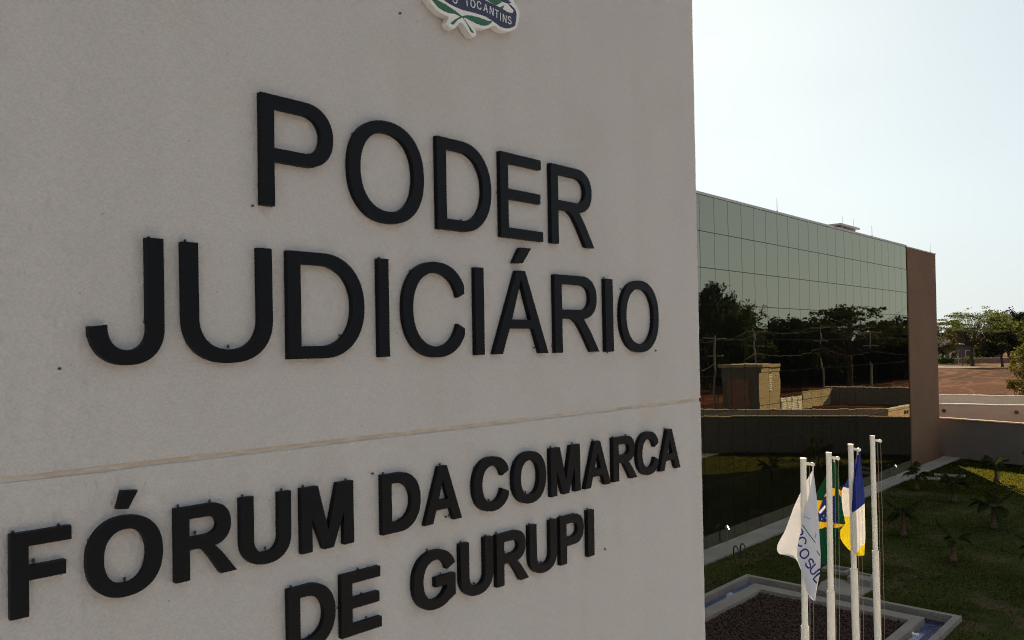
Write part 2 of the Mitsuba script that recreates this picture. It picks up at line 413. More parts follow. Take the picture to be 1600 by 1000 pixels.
def glyph(ch, bold=False):
    s, b = (296, 248) if bold else (194, 173)
    x0 = 150 if bold else 160
    H = 1466
    ring = lambda l, r: sup((l + r) / 2, H / 2, (r - l) / 2, H / 2 + 25).difference(sup((l + r) / 2, H / 2, (r - l) / 2 - (s + 8), H / 2 + 25 - b, 2.2))
    if ch == 'I':
        return rect(x0, 0, x0 + s, H)
    if ch == 'O':
        return ring(95, 1502)
    if ch == 'D':
        return bowl(x0, 0, 1382, H, 680).difference(bowl(x0 + s, b, 1382 - s - 6, H - b, 505))
    if ch == 'P':
        return unary_union([rect(x0, 0, x0 + s, H), bowl(x0, 595 - (60 if bold else 0), 1275, H, 440).difference(bowl(x0 + s, 595 - (60 if bold else 0) + b, 1275 - s - 4, H - b, 275))])
    if ch == 'R':
        by = 640 - (40 if bold else 0)
        leg = P_((760, by + 60), (960, by + 40), (1090, 430), (1465, 0), (1465 - s * 1.22, 0), (930, 470), (760, by - 20), (560, by)) if bold else \
            P_((760, by + 60), (930, by + 30), (1130, 420), (1395, 0), (1155, 0), (930, 355), (770, 560), (640, by), (620, by + 60))
        if bold:
            leg = P_((620, by + 70), (900, by + 70), (1040, 560), (1180, 400), (1475, 0), (1475 - 355, 0), (905, 330), (760, 530), (640, by))
        R = 1350 if bold else 1345
        return unary_union([rect(x0, 0, x0 + s, H), leg, bowl(x0, by, R, H, 420).difference(bowl(x0 + s, by + b, R - s - 6, H - b, 255))])
    if ch == 'E':
        return unary_union([rect(x0, 0, x0 + s, H), rect(x0, 0, 1262, b), rect(x0, 672 - (50 if bold else 0), 1205, 672 + b - (50 if bold else 0)), rect(x0, H - b, 1235, H)])
    if ch == 'F':
        return unary_union([rect(x0, 0, x0 + s, H), rect(x0, 623, 1062, 623 + b), rect(x0, H - b, 1160, H)])
    if ch == 'U':
        r = 1310 if not bold else 1328
        out = unary_union([rect(x0, 560, r, H), sup((x0 + r) / 2, 560, (r - x0) / 2, 585, 2.3).intersection(rect(0, -60, 2000, 561))])
        inn = unary_union([rect(x0 + s, 555, r - s, H + 10), sup((x0 + r) / 2, 556, (r - x0) / 2 - s, 585 - b - 4, 2.3).intersection(rect(0, -60, 2000, 557))])
        return out.difference(inn)
    if ch == 'J':
        r = 868
        out = unary_union([rect(r - s, 420, r, H), sup((57 + r) / 2, 420, (r - 57) / 2, 445, 2.25).intersection(rect(0, -60, 2000, 421)), P_((57, 415), (57 + s, 440), (57 + s, 300), (57, 300))])
        inn = unary_union([sup((57 + r) / 2, 420, (r - 57) / 2 - s + 4, 445 - b, 2.25).intersection(rect(0, -60, 2000, 480)), rect(57 + s, 410, r - s, H + 10)])
        return out.difference(inn)
    if ch == 'A':
        l, r, ap = (0, 1475, 315) if bold else (0, 1366, 210)
        c = (l + r) / 2
        outer = P_((l, 0), (c - ap / 2, H), (c + ap / 2, H), (r, 0))
        w = 322 if bold else 208
        k0, k1 = (333, 333 + b) if bold else (443, 443 + b - 14)
        slope = (c - ap / 2 - l) / H
        apex = H - (150 if not bold else 345)
        hole = P_((l + w + slope * k1, k1), (c, apex), (r - w - slope * k1, k1))
        foot = P_((l + w, -5), (l + w + slope * k0, k0), (r - w - slope * k0, k0), (r - w, -5))
        return outer.difference(hole).difference(foot)
    if ch == 'C':
        rg = ring(100, 1480)
        cut = P_((800, 733), (2000, 1273), (2000, 140), (800, 733)) if not bold else P_((780, 733), (2000, 1330), (2000, 175), (780, 733))
        return rg.difference(cut).intersection(rect(0, -60, 1400, 1600))
    if ch == 'G':
        rg = ring(90, 1500)
        cut = P_((800, 760), (2000, 1300), (2000, 760)).union(rect(1190, 700, 2000, 860))
        rg = rg.difference(cut)
        side = rect(1460 - s, 215, 1460, 776)
        rg = rg.difference(P_((1150, 330), (1500, 330), (1500, 776), (1150, 776))).difference(P_((1460, -60), (1700, -60), (1700, 900), (1460, 900)))
        corner = P_((1130, 50), (1460, 215), (1460, 400), (1460 - s, 400), (1100, 240))
        return unary_union([rg, side, corner, rect(800, 776 - b, 1460, 776)])
    if ch == 'M':
        r = 1560
        return unary_union([rect(x0, 0, x0 + s * 0.93, H), rect(r - s * 0.93, 0, r, H), P_((x0, H), (x0 + 440, H), (r / 2 + x0 / 2, 420), (r / 2 + x0 / 2 + 130, 0), (r / 2 + x0 / 2 - 130, 0)),
                            P_((r, H), (r - 440, H), (r / 2 + x0 / 2, 420), (r / 2 + x0 / 2 - 130, 0), (r / 2 + x0 / 2 + 130, 0))])
    if ch == 'T':
        return unary_union([rect(50, H - b, 1200, H), rect(625 - s / 2, 0, 625 + s / 2, H)])
    if ch == 'N':
        return unary_union([rect(x0, 0, x0 + s, H), rect(1310 - s, 0, 1310, H), P_((x0, H), (x0 + s + 20, H), (1310, 0), (1310 - s - 20, 0))])
    if ch == 'L':
        return unary_union([rect(x0, 0, x0 + s, H), rect(x0, 0, 1080, b)])
    if ch == 'S':
        a = np.radians(np.linspace(15, 270, 30))
        top = [(620 + 440 * math.cos(t), 1075 + 300 * math.sin(t)) for t in a]
        a2 = np.radians(np.linspace(90, -165, 30))
        bot = [(640 + 475 * math.cos(t), 390 + 325 * math.sin(t)) for t in a2]
        return LineString(top[:-3] + bot[3:]).buffer(s / 2, cap_style=2, join_style=1)


def fit(poly, left, right, z0, z1):
    x0, _, x1, _ = poly.bounds
    return affinity.affine_transform(poly, [(right - left) / (x1 - x0), 0, 0, (z1 - z0) / 1466, left - x0 * (right - left) / (x1 - x0), z0])


LETTER_FRONT, LETTER_BACK = WY - 0.036, WY - 0.004
GRP = 'black letters fixed to the pale wall'


def letter(ch, left, right, z0, z1, bold, label, pins=(), accent=None):
    key = thing('sign_letter', label, 'letter', GRP)
    poly = fit(glyph(ch, bold), left, right, z0, z1)
    dz = 0.002 * rng.standard_normal()
    yf = LETTER_FRONT + 0.0015 * rng.standard_normal()
    poly = affinity.rotate(affinity.translate(poly, 0, dz), 0.18 * rng.standard_normal())
    put(f'{key}__body', extrude_xz(poly, yf, LETTER_BACK), 'mat_letter')
    if accent:
        put(f'{key}__accent', extrude_xz(Polygon(accent), yf, LETTER_BACK), 'mat_letter', )
        labels[f'{key}__accent'] = {'label': 'acute accent above the letter'}
    for px, pz, ux, uz in pins:
        c = np.array([px, LETTER_BACK - 0.008, pz])
        rod = tube([c - 0.006 * np.array([ux, 0, uz]), c + 0.004 * np.array([ux, 0, uz])], 0.004, 6)
        head = trimesh.creation.icosphere(1, 0.0062)
        head.apply_translation(c + 0.006 * np.array([ux, 0, uz]))
        put(f'{key}__pin', cat(rod, head), 'mat_pin')


U1, L1 = (8.210, 8.755), (7.463, 8.000)
W1 = 'upper word PODER'
letter('P', 1.966, 2.377, *U1, False, 'large black letter P, first of the upper word PODER', [])
letter('O', 2.474, 2.992, *U1, False, 'large black letter O between P and D in the word PODER', [(2.52, 8.655, -1, 0.6)])
letter('D', 3.096, 3.546, *U1, False, 'large black letter D in the middle of the word PODER', [(3.30, 8.275, 0, 1)])
letter('E', 3.630, 4.035, *U1, False, 'large black letter E between D and R in the word PODER', [(3.628, 8.49, -1, 0)])
letter('R', 4.125, 4.598, *U1, False, 'large black letter R, last of the upper word PODER', [(4.50, 8.24, -1, 0)])
letter('J', 1.185, 1.494, *L1, False, 'large black letter J with a hooked foot, first of JUDICIÁRIO', [(1.424, 7.64, -1, 0), (1.44, 8.002, 0, 1)])
letter('U', 1.576, 2.018, *L1, False, 'large black letter U after the J of JUDICIÁRIO', [(1.60, 8.002, 0, 1), (1.80, 7.528, 0, 1)])
letter('D', 2.101, 2.560, *L1, False, 'large black letter D in JUDICIÁRIO, after its U', [(2.42, 7.58, -0.7, 0.7)])
letter('I', 2.657, 2.727, *L1, False, 'large black letter I between D and C in JUDICIÁRIO', [(2.68, 8.002, 0, 1)])
letter('C', 2.826, 3.298, *L1, False, 'large black letter C in the middle of JUDICIÁRIO', [(2.90, 7.945, -0.8, 0.6)])
letter('I', 3.390, 3.465, *L1, False, 'large black letter I between C and the accented A of JUDICIÁRIO', [])
letter('A', 3.544, 4.068, *L1, False, 'large black letter A under an acute accent in JUDICIÁRIO', [(3.955, 7.50, -1, 0)],
       accent=[(3.806, 8.151), (3.912, 8.155), (3.824, 8.052), (3.737, 8.047)])
letter('R', 4.146, 4.640, *L1, False, 'large black letter R after the accented A of JUDICIÁRIO', [(4.142, 7.51, -1, 0)])
letter('I', 4.722, 4.816, *L1, False, 'large black letter I before the last O of JUDICIÁRIO', [(4.74, 8.002, 0, 1), (4.77, 7.46, 0, -1)])
letter('O', 4.912, 5.432, *L1, False, 'large black letter O, last of JUDICIÁRIO', [(4.955, 7.93, -0.8, 0.6)])
U2, L2 = (6.497, 6.822), (6.015, 6.340)


def tops(*xs):
    return [(x, 6.824, 0, 1) for x in xs]


letter('F', 0.900, 1.115, *U2, True, 'bold black letter F at the left end of the line FÓRUM', tops(0.915, 1.075) + [(0.985, 6.702, 0, 1)])
letter('O', 1.169, 1.477, *U2, True, 'bold black letter O under an acute accent in FÓRUM', [(1.19, 6.745, -0.9, 0.4), (1.325, 6.555, 0, 1)],
       accent=[(1.311, 6.933), (1.375, 6.927), (1.334, 6.854), (1.289, 6.859)])
letter('R', 1.531, 1.817, *U2, True, 'bold black letter R in FÓRUM, after its accented O', tops(1.555, 1.70) + [(1.63, 6.694, 0, 1)])
letter('U', 1.838, 2.103, *U2, True, 'bold black letter U between R and M in FÓRUM', tops(1.86, 2.065) + [(1.975, 6.556, 0, 1)])
letter('M', 2.161, 2.472, *U2, True, 'bold black letter M, last of FÓRUM', tops(2.185, 2.44))
letter('D', 2.660, 2.931, *U2, True, 'bold black letter D of the short word DA', tops(2.685) + [(2.79, 6.556, 0, 1)])
letter('A', 2.959, 3.250, *U2, True, 'bold black letter A of the short word DA', tops(3.10) + [(3.17, 6.52, -1, 0)])
letter('C', 3.350, 3.655, *U2, True, 'bold black letter C, first of the word COMARCA', [(3.385, 6.775, -0.8, 0.6), (3.50, 6.556, 0, 1)])
letter('O', 3.700, 4.019, *U2, True, 'bold black letter O in the word COMARCA', [(3.73, 6.765, -0.9, 0.5), (3.84, 6.556, 0, 1)])
letter('M', 4.072, 4.390, *U2, True, 'bold black letter M in the middle of COMARCA', tops(4.10, 4.33))
letter('A', 4.438, 4.745, *U2, True, 'bold black letter A between M and R in COMARCA', tops(4.565) + [(4.655, 6.52, -1, 0)])
letter('R', 4.784, 5.091, *U2, True, 'bold black letter R in COMARCA', tops(4.81, 4.975))
letter('C', 5.096, 5.393, *U2, True, 'bold black second letter C of COMARCA, before its last A', [(5.13, 6.775, -0.8, 0.6)])
letter('A', 5.405, 5.715, *U2, True, 'bold black letter A at the right end of COMARCA', tops(5.52))
letter('D', 2.082, 2.351, *L2, True, 'bold black letter D of the short word DE', [(2.11, 6.342, 0, 1), (2.21, 6.073, 0, 1)])
letter('E', 2.389, 2.645, *L2, True, 'bold black letter E of the short word DE', [(2.51, 6.342, 0, 1), (2.387, 6.175, -1, 0), (2.53, 6.208, 0, 1), (2.56, 6.073, 0, 1)])
letter('G', 2.869, 3.186, *L2, True, 'bold black letter G, first of the word GURUPI', [(2.99, 6.348, 0, 1), (3.09, 6.19, 0, 1)])
letter('U', 3.230, 3.503, *L2, True, 'bold black letter U after the G of GURUPI', [(3.255, 6.342, 0, 1), (3.465, 6.342, 0, 1), (3.36, 6.073, 0, 1)])
letter('R', 3.540, 3.836, *L2, True, 'bold black letter R in GURUPI', [(3.56, 6.342, 0, 1), (3.63, 6.21, 0, 1)])
letter('U', 3.846, 4.124, *L2, True, 'bold black letter U between R and P in GURUPI', [(3.87, 6.342, 0, 1), (4.085, 6.342, 0, 1), (3.98, 6.073, 0, 1)])
letter('P', 4.160, 4.420, *L2, True, 'bold black letter P in GURUPI', [(4.185, 6.342, 0, 1)])
letter('I', 4.464, 4.536, *L2, True, 'bold black letter I at the right end of GURUPI', [(4.49, 6.342, 0, 1)])
# stray anchor bolts left in the wall
for i, (x, z, lab) in enumerate([(1.936, 8.205, 'small dark bolt stub left of the foot of the P of PODER'), (2.86, 9.41, 'small dark bolt stub in the wall left of the emblem'), (1.086, 7.45, 'small dark bolt stub in the wall left of the J'),
                                 (5.425, 7.46, 'small dark bolt stub right of the foot of the last O of JUDICIÁRIO'), (2.62, 6.835, 'small dark bolt stub up left of the D of DA'),
                                 (3.145, 6.515, 'small dark bolt stub between the feet of the A of DA'), (4.70, 6.02, 'small dark bolt stub in the wall right of GURUPI')]):
    m = tube([(x, WY + 0.01, z), (x, WY - 0.012, z)], 0.0055, 8)
    k = put('anchor_bolt', m, 'mat_pin')
    labels[k] = {'label': lab, 'category': 'bolt', 'group': 'bolt stubs left in the wall'}

# emblem at the top of the wall
PLATE = [[3.016, 9.626], [3.016, 9.556], [3.031, 9.522], [3.048, 9.511], [3.075, 9.493], [3.11, 9.478], [3.145, 9.472], [3.177, 9.47], [3.196, 9.473], [3.18, 9.451], [3.172, 9.432], [3.175, 9.417], [3.19, 9.409], [3.215, 9.41], [3.241, 9.42], [3.257, 9.441], [3.278, 9.462], [3.291, 9.47], [3.311, 9.456], [3.333, 9.435], [3.356, 9.42], [3.375, 9.405], [3.394, 9.407], [3.41, 9.422], [3.416, 9.439], [3.411, 9.452], [3.394, 9.469], [3.419, 9.47], [3.462, 9.477], [3.505, 9.489], [3.537, 9.507], [3.558, 9.521], [3.578, 9.531], [3.602, 9.523], [3.643, 9.517], [3.684, 9.523], [3.727, 9.538], [3.761, 9.556], [3.787, 9.581], [3.801, 9.614], [3.811, 9.652], [3.812, 9.691], [3.791, 9.717], [3.766, 9.732], [3.75, 9.789], [3.74, 9.9], [3.62, 10.12], [3.42, 10.2], [3.2, 10.12], [3.05, 9.9]]
LEAF1 = [[3.029, 9.573], [3.038, 9.548], [3.057, 9.53], [3.076, 9.517], [3.107, 9.5], [3.145, 9.493], [3.188, 9.493], [3.235, 9.502], [3.264, 9.501], [3.286, 9.499], [3.294, 9.506], [3.276, 9.511], [3.246, 9.521], [3.203, 9.53], [3.16, 9.538], [3.125, 9.54], [3.101, 9.543], [3.063, 9.563]]
STEM1 = [[3.295, 9.503], [3.3, 9.498], [3.321, 9.483], [3.346, 9.458], [3.363, 9.435], [3.372, 9.43], [3.393, 9.431], [3.384, 9.441], [3.358, 9.461], [3.328, 9.483], [3.306, 9.5]]
STEM2 = [[3.286, 9.503], [3.26, 9.485], [3.231, 9.465], [3.208, 9.445], [3.199, 9.435], [3.215, 9.431], [3.226, 9.436], [3.238, 9.451], [3.26, 9.474], [3.292, 9.495]]
LEAF2 = [[3.289, 9.503], [3.318, 9.517], [3.348, 9.528], [3.382, 9.534], [3.428, 9.54], [3.475, 9.542], [3.514, 9.543], [3.538, 9.547], [3.559, 9.557], [3.546, 9.538], [3.522, 9.518], [3.49, 9.503], [3.454, 9.496], [3.412, 9.496], [3.374, 9.499], [3.34, 9.503], [3.314, 9.502], [3.291, 9.496]]
RIB = [[3.077, 9.581], [3.15, 9.559], [3.196, 9.549], [3.247, 9.546], [3.306, 9.546], [3.341, 9.551], [3.398, 9.557], [3.456, 9.562], [3.507, 9.563], [3.551, 9.557], [3.591, 9.548], [3.627, 9.538], [3.668, 9.54], [3.71, 9.551], [3.749, 9.569], [3.768, 9.587], [3.778, 9.628], [3.783, 9.662], [3.771, 9.69], [3.739, 9.704], [3.706, 9.708], [3.722, 9.696], [3.752, 9.684], [3.758, 9.673], [3.738, 9.655], [3.704, 9.651], [3.655, 9.657], [3.597, 9.661], [3.557, 9.661], [3.501, 9.664], [3.401, 9.672], [3.2, 9.67], [3.06, 9.70]]
NAVY2 = [[3.631, 9.708], [3.654, 9.703], [3.702, 9.707], [3.738, 9.722], [3.706, 9.731], [3.64, 9.745], [3.607, 9.729]]
GREEN3 = [[3.517, 9.673], [3.553, 9.665], [3.593, 9.663], [3.627, 9.684], [3.647, 9.7], [3.633, 9.706], [3.599, 9.724], [3.478, 9.69]]
GREEN4 = [[3.625, 9.659], [3.67, 9.689], [3.653, 9.657]]
RLET = [('D', 3.175, 9.594), ('O', 3.236, 9.590), ('T', 3.336, 9.603), ('O', 3.386, 9.609), ('C', 3.44, 9.615), ('A', 3.497, 9.616), ('N', 3.55, 9.613), ('T', 3.596, 9.609), ('I', 3.630, 9.601), ('N', 3.668, 9.601), ('S', 3.714, 9.603)]


def rounded(pts, r=0.003):
    p = Polygon(pts).buffer(0)
    return p.buffer(r).buffer(-2 * r).buffer(r)


emb = thing('wall_emblem', 'white cut-out emblem with green branches and navy ribbon above PODER', 'emblem')
EF = WY - 0.058
put(f'{emb}__plate', extrude_xz(rounded(PLATE, 0.006), EF, WY - 0.006), 'mat_emblem_white')
for nm, pts, mat in (('branch', LEAF1, 'mat_emblem_green'), ('branch', LEAF2, 'mat_emblem_green'), ('stem', STEM1, 'mat_emblem_green'), ('stem', STEM2, 'mat_emblem_green'), ('field', GREEN3, 'mat_emblem_green'), ('field', GREEN4, 'mat_emblem_green')):
    put(f'{emb}__{nm}', extrude_xz(rounded(pts, 0.0012), EF - 0.0015, EF + 0.004), mat)
rib = put(f'{emb}__ribbon', extrude_xz(rounded(RIB, 0.0012), EF - 0.0028, EF + 0.004), 'mat_emblem_navy')
put(f'{emb}__ribbon_fold', extrude_xz(rounded(NAVY2, 0.0012), EF - 0.0022, EF + 0.004), 'mat_emblem_navy')
for i, (c, x, z) in enumerate(RLET):
    g = glyph(c)
    h = 0.050
    wd = (g.bounds[2] - g.bounds[0]) / 1466 * h * 0.86
    ang = 5 * (1 - i / 5.0) if i < 5 else -6 * (i - 5) / 5
    poly = affinity.rotate(fit(g, x - wd / 2, x + wd / 2, z - h / 2, z + h / 2), {0: -6, 1: -3}.get(i, 4 if i < 5 else -2))
    put(f'{rib}__letter', extrude_xz(poly, EF - 0.0042, EF - 0.002), 'mat_emblem_white')

# ---------------------------------------------------------------- glass building
bld = thing('glass_building', 'long office building with a mirror glass front and brown end wall', 'building')
ZT, ROW, COL, X0G, X1G = 13.02, 1.34, 1.083, 25.92 - 7 * 1.083, 49.72
cols = np.arange(X0G, X1G - 0.3, COL)
fac = put(f'{bld}__facade', bx(X0G - 0.1, X1G, FACADE_Y + 0.028, FACADE_Y + 0.4, 0.0, ZT), 'mat_gap')


def pane_mesh(w, h, seed):
    r = np.random.default_rng(seed)
    n = 9
    u, v = np.meshgrid(np.linspace(0, 1, n), np.linspace(0, 1, n), indexing='ij')
    bul = (0.00022 * r.standard_normal()) * np.sin(np.pi * u) * np.sin(np.pi * v) * 1.6
    bul += 0.00014 * r.standard_normal() * np.sin(2 * np.pi * u + r.random() * 6) * np.sin(np.pi * v)
    bul += 0.00010 * r.standard_normal() * np.sin(np.pi * u) * np.sin(2 * np.pi * v + r.random() * 6)
    vx = np.stack([u * w, bul, v * h], -1).reshape(-1, 3)
    nb = len(vx)
    id_ = np.arange(n * n).reshape(n, n)
    q = np.stack([id_[:-1, :-1], id_[1:, :-1], id_[1:, 1:], id_[:-1, 1:]], -1).reshape(-1, 4)
    m = trimesh.Trimesh(vx, np.vstack([q[:, [0, 1, 2]], q[:, [0, 2, 3]]]), process=False)
    return m


def pane_dict(w, h, seed):
    m = pane_mesh(w, h, seed)
    rim = bx(0, w, 0.0006, 0.02, 0, h)
    f = np.array(rim.faces)
    keep = ~(np.abs(np.array(rim.face_normals)[:, 1] + 1) < 1e-3)
    rim = trimesh.Trimesh(rim.vertices, f[keep], process=False)
    return mikit.ply(cat(m, rim), 'mat_glass', smooth=30)


variants = {}
zrows = [ZT]
while zrows[-1] > 1.0:
    zrows.append(zrows[-1] - ROW)
zrows[-1] = 0.08
for ci, x in enumerate(cols):
    for ri in range(len(zrows) - 1):
        z1, z0 = zrows[ri], zrows[ri + 1]
        h = round(z1 - z0 - 0.024, 4)
        vk = (h, int(rng.integers(8)))
        if vk not in variants:
            variants[vk] = pane_dict(COL - 0.022, h, 100 + vk[1])
        key = numbered(f'{fac}__pane')
        tilt = T().translate([x + 0.011, FACADE_Y, z0 + 0.012]).rotate([1, 0, 0], float(0.035 * rng.standard_normal())).rotate([0, 0, 1], float(0.045 * rng.standard_normal()))
        scene[key] = {**variants[vk], 'to_world': tilt}
put(f'{bld}__coping', cat(bx(X0G - 0.1, X1G, FACADE_Y - 0.03, FACADE_Y + 0.6, ZT + 0.004, ZT + 0.10)), 'mat_coping_metal')
ew = put(f'{bld}__end_wall', cat(bx(X1G + 0.003, 55.32, FACADE_Y - 0.05, 31.0, 0.0, 10.395), bx(X1G + 0.003, 55.32, FACADE_Y - 0.05, 31.0, 10.41, 12.97),
                                 bx(X1G + 0.02, 55.30, FACADE_Y - 0.035, 30.98, 10.39, 10.415)), 'mat_brown')
put(f'{bld}__end_coping', bx(X1G + 0.003, 55.36, FACADE_Y - 0.08, 31.03, 12.974, 13.04), 'mat_coping_metal')
put(f'{bld}__rear_block', bx(X0G - 12, X1G - 0.003, FACADE_Y + 0.42, 31.0, 0.0, 12.6), 'mat_brown')
put(f'{bld}__side_block', bx(X0G - 12, X0G - 0.12, FACADE_Y + 0.03, FACADE_Y + 0.415, 0.0, 12.9), 'mat_brown')
put(f'{bld}__rooftop_tank_room', bx(48.2, 50.9, 18.0, 22.0, 12.5, 14.50), 'mat_tank')
put(f'{bld}__tank_room_slab', bx(48.0, 51.1, 17.8, 22.2, 14.503, 14.62), 'mat_coping_metal')
for x, y, z0, z1 in ((33.0, 14.95, 13.1, 13.80), (40.5, 14.95, 13.1, 13.85), (42.0, 14.95, 13.1, 13.85), (44.73, 14.95, 13.1, 13.78), (55.2, 14.9, 13.0, 13.66)):
    put(f'{bld}__lightning_rod', cat(tube([(x, y, z0), (x, y, z1)], [0.012, 0.006], 6), tube([(x, y, z0), (x, y, z0 + 0.16)], 0.03, 6)), 'mat_grey_metal')

# floodlights burning at the foot of the glass
for i, (x, y, lab) in enumerate(((27.2, 14.55, 'small lit floodlight low on the near end of the glass front'), (46.29, 14.55, 'small lit floodlight low at the far end of the glass front'))):
    k = thing('floodlight', lab, 'floodlight', 'floodlights at the foot of the glass front')
    put(f'{k}__post', tube([(x, y, 0.0), (x, y, 0.58)], 0.018, 8), 'mat_lamp_body')
    hd = trimesh.creation.cylinder(0.085, 0.09, sections=20)
    hd.apply_transform(trimesh.transformations.rotation_matrix(math.radians(65), (1, 0.5, 0)))
    hd.apply_translation((x, y, 0.63))
    put(f'{k}__housing', hd, 'mat_lamp_body', smooth=40)
    nrm = trimesh.transformations.rotation_matrix(math.radians(65), (1, 0.5, 0))[:3, :3] @ np.array([0, 0, 1.0])
    ln = trimesh.creation.cylinder(0.074, 0.012, sections=20)
    ln.apply_transform(trimesh.transformations.rotation_matrix(math.radians(65), (1, 0.5, 0)))
    ln.apply_translation(np.array([x, y, 0.63]) + nrm * 0.046)
    key = put(f'{k}__lens', ln, 'mat_white_paint')
    scene[key]['emitter'] = {'type': 'area', 'radiance': {'type': 'rgb', 'value': [3.0, 3.0, 2.8]}}


# ---------------------------------------------------------------- walls round the court and the street
def wall_run(name, pts, z0, z1, t, mat, label, cap=None, cap_mat='mat_concrete', category='wall', group=None):
    key = thing(name, label, category, group)
    line = LineString(pts)
    put(f'{key}__body', extrude_xy(line.buffer(t / 2, cap_style=2, join_style=2), z0, z1), mat)
    if cap:
        put(f'{key}__coping', extrude_xy(line.buffer(t / 2 + 0.04, cap_style=2, join_style=2), z1 + 0.002, z1 + cap), cap_mat)
    return key


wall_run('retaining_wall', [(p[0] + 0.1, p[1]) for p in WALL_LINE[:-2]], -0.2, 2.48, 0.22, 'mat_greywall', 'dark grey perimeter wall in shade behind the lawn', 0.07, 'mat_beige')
bw = wall_run('boundary_wall', [(69.2, 26.0), (70.6, 18.7), (71.9, 12.9), (71.6, 9.05), (63.2, 9.05), (59.5, 3.9), (55.9, -2.3), (51.5, -9.0)], 0.5, 2.36, 0.2, 'mat_beige', 'beige outer wall with round vents beyond the dark wall', 0.06, 'mat_white_paint')
# round vents in the outer wall
for (x, y, nx, ny) in ((70.42, 18.3, -1, -0.2), (71.55, 13.5, -1, -0.2), (67.2, 9.05, 0, 1), (67.7, 9.05, 0, 1)):
    n_ = np.array([nx, ny, 0.0]) / math.hypot(nx, ny)
    c = np.array([x, y, 1.85 if ny < 0 else 1.9]) + n_ * 0.1
    put(f'{bw}__vent', cat(tube([c - n_ * 0.02, c + n_ * 0.045], 0.15, 12)), 'mat_dark_metal')
wall_run('street_wall', [(78.5, 33.0), (80.3, 21.2), (81.4, 14.8), (82.0, 10.5)], 0.4, 2.50, 0.2, 'mat_cream', 'low beige wall between the outer wall and the red field', 0.05, 'mat_white_paint')

# gatehouse and gate on the street side, seen mirrored in the glass
gh = thing('gatehouse', 'beige flat-roofed gatehouse by the street, seen mirrored in the glass', 'building')
put(f'{gh}__walls', bx(68.0, 72.0, -7.2, -3.35, 0.8, 5.35), 'mat_plaster')
put(f'{gh}__roof_slab', bx(67.85, 72.15, -7.35, -3.2, 5.353, 5.6), 'mat_plaster')
wn = put(f'{gh}__window', bx(69.7, 70.7, -3.345, -3.30, 3.1, 4.8), 'mat_dark_metal')
for z in np.arange(3.15, 4.75, 0.2):
    put(f'{wn}__louver', bx(69.75, 70.65, -3.298, -3.27, z, z + 0.13), 'mat_white_paint')
put(f'{gh}__front_shade', bx(67.955, 67.998, -7.18, -3.37, 0.8, 5.34), 'mat_greywall')  # dark sheet added over the front face, deepening its shade by colour
put(f'{gh}__door', bx(67.90, 67.952, -6.4, -4.4, 0.9, 4.2), 'mat_redwall')
gt = thing('street_gate', 'white louvred street gate beside the gatehouse, mirrored in the glass', 'gate')
put(f'{gt}__frame', bx(72.2, 76.9, -3.42, -3.38, 0.6, 2.35), 'mat_house_white')
for xp in np.arange(72.3, 76.8, 1.15):
    put(f'{gt}__post', bx(xp, xp + 0.08, -3.37, -3.30, 0.6, 2.45), 'mat_house_white')
for z in np.arange(0.9, 2.3, 0.17):
    put(f'{gt}__slat', bx(72.2, 76.9, -3.36, -3.33, z, z + 0.11), 'mat_white_paint')
wall_run('gate_wall', [(77.0, -3.4), (84.2, -3.4)], 0.5, 2.6, 0.25, 'mat_plaster', 'sunlit beige wall stub beside the white gate, mirrored in the glass', 0.05, 'mat_plaster')
wall_run('far_street_wall', [(84.6, -4.2), (85.5, 0.0), (87.0, 6.0), (88.5, 9.0)], 0.5, 2.75, 0.25, 'mat_greywall', 'dark street wall with white coping, mirrored in the glass', 0.08, 'mat_white_paint')

# ---------------------------------------------------------------- flagpoles and flags
HEAD = 0.7509569600242556
AX = np.array([math.sin(HEAD), -math.cos(HEAD), 0.0])
TOWARD = np.array([-math.cos(HEAD), -math.sin(HEAD), 0.0])
ZUP = np.array([0, 0, 1.0])
POLES = [((10.751, 4.576, 5.9), (10.578, 4.576, 0.0), 113.2, 3.6, 'pale flagpole carrying the white flag'),
         ((11.52, 4.523, 5.9), (11.377, 4.523, 0.0), 108.0, 3.9, 'pale flagpole carrying the green and yellow flag'),
         ((12.642, 4.622, 5.9), (12.71, 4.622, 0.0), 100.2, 3.95, 'pale flagpole carrying the blue, white and yellow flag'),
         ((13.952, 4.737, 5.9), (13.998, 4.737, 0.0), 92.5, 3.95, 'bare pale flagpole without a flag, rightmost of the four')]
POLES[2] = ((12.642, 4.622, 5.9), (12.71, 4.622, 0.0), 100.2, 3.95, POLES[2][4])
